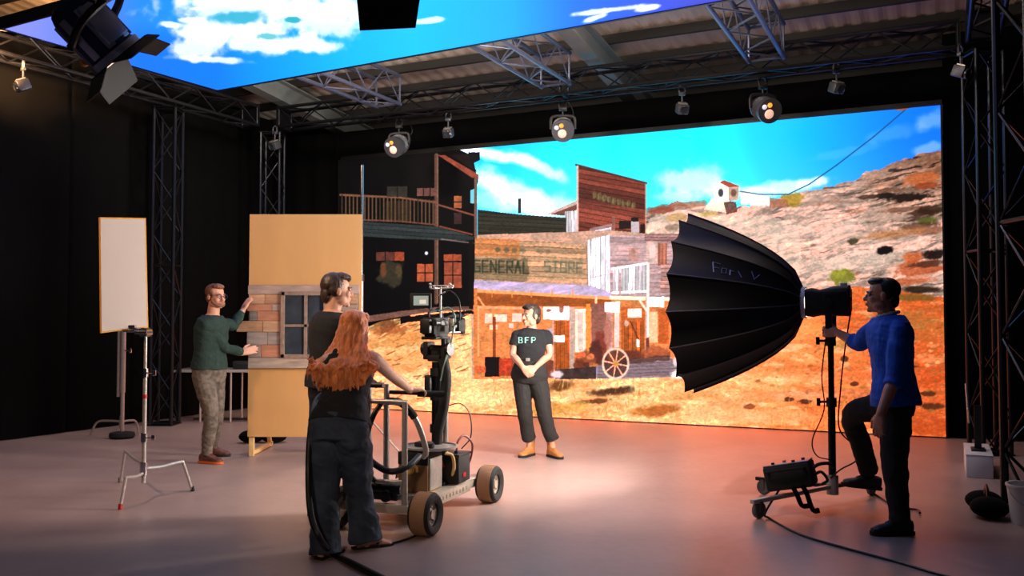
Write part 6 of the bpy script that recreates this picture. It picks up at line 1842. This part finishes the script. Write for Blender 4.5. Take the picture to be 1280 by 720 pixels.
mb = MB(); torso(mb, pel, nk, la, (shL - shR).normalized(), TORSO_M, -.06, 1.0, .026, taper=.03)
for sh, el, wr, e in ((shR, elR, wrR, .35), (shL, elL, wrL, .28)):
    limb(mb, [sh.lerp(nk, .5) - UZ * .02, sh - UZ * .012, sh.lerp(el, .5), el, el.lerp(wr, e)], [.046, .064, .066, .062, .056])
organic(mb, 'sweater', 'blue_knit', p5, .006, 3, wrinkle(.016, 9, 13, 36))
mb = MB(); mb.tube([nk + UZ * .018 + V((.068 * math.cos(a), .066 * math.sin(a), .016 * math.cos(a - 2.7) * -1)) for a in [2 * math.pi * k / 24 for k in range(24)]], .013, 8, closed=True); mb.build('shirt_collar', 'white', p5, smooth=180)
mb = MB(); torso(mb, pel, nk, la, la, TORSO_M, -.20, .06, .012)
for hp, kn, an in ((hipR, knR, anR), (hipL, knL, anL)):
    limb(mb, [hp + UZ * .03, hp - UZ * .05, hp.lerp(kn, .5), kn, kn.lerp(an, .5), an - UZ * .015], [.095, .110, .100, .084, .074, .068])
organic(mb, 'trousers', 'trouser_black', p5, .006, 8, wrinkle(.013, 9, 14, 38))
shoe(p5, anL, (-.97, -.05), .003, 'shoe_black', 'sole_black', 1.05); shoe(p5, anR, (-.95, .15), .148, 'shoe_black', 'sole_black', 1.05, pitch=-.10)
# ================================================================== light and exposure
w = bpy.data.worlds.new('World'); scene.world = w; w.use_nodes = True
w.node_tree.nodes['Background'].inputs['Color'].default_value = (.02, .02, .025, 1)
w.node_tree.nodes['Background'].inputs['Strength'].default_value = .5
vs = scene.view_settings
vs.view_transform = 'Standard'; vs.look = 'None'; vs.gamma = 1.0; vs.exposure = 0.0
try: vs.use_curve_mapping = False
except Exception: pass
def spot(name, loc, tgt, energy, col, size=60, blend=.6, rad=.15):
    l = bpy.data.lights.new(name, 'SPOT'); l.energy = energy; l.color = col; l.spot_size = R(size); l.spot_blend = blend; l.shadow_soft_size = rad
    o = bpy.data.objects.new(name, l); COL.objects.link(o); o.location = V(loc)
    o.rotation_euler = (V(tgt) - V(loc)).to_track_quat('-Z', 'Y').to_euler(); return o
def pointl(name, loc, energy, col, rad=.1):
    l = bpy.data.lights.new(name, 'POINT'); l.energy = energy; l.color = col; l.shadow_soft_size = rad
    o = bpy.data.objects.new(name, l); COL.objects.link(o); o.location = V(loc); return o
WARM = (1.0, .72, .48)
spot('front_spot', l1c + L1AX * .45, (-.1, 7.5, 0), 120, WARM, 70, .8)
spot('front_spot', (-4.6, 5.0, 4.3), (-3.0, 8.8, 0.7), 400, (1, .62, .40), 80, .9)
spot('front_spot', (-.2, 5.4, 4.3), (1.1, 8.0, 0), 560, (1, .76, .66), 50, 1.0)
spot('front_spot', (-1.4, -1.2, 3.6), (-.9, 6.2, 1.1), 420, (1, .74, .55), 26, .9)  # added fill spot behind the camera, brightens the red-haired person and dolly
a_ = bpy.data.lights.new('softbox_light', 'AREA'); a_.shape = 'DISK'; a_.size = .9; a_.energy = 260; a_.color = (1, .9, .8)
ao = bpy.data.objects.new('softbox_light', a_); COL.objects.link(ao); ao.location = apex + ax * .35
ao.rotation_euler = ax.to_track_quat('-Z', 'Y').to_euler()
spot('left_wall_lamp', P(-30, 62, 9.3), P(-4, 64, 10.6), 1500, (1, .5, .2), 75, 1.0, .1)
for u in (7.6, 5.4, 3.0, .8):
    pointl('roof_fill', S(u, 3.3, 4.82), 40 if u < 2 else 150, (1, .82, .68), .25)  # added unseen fill above the overhead screen, brightens the roof sheets
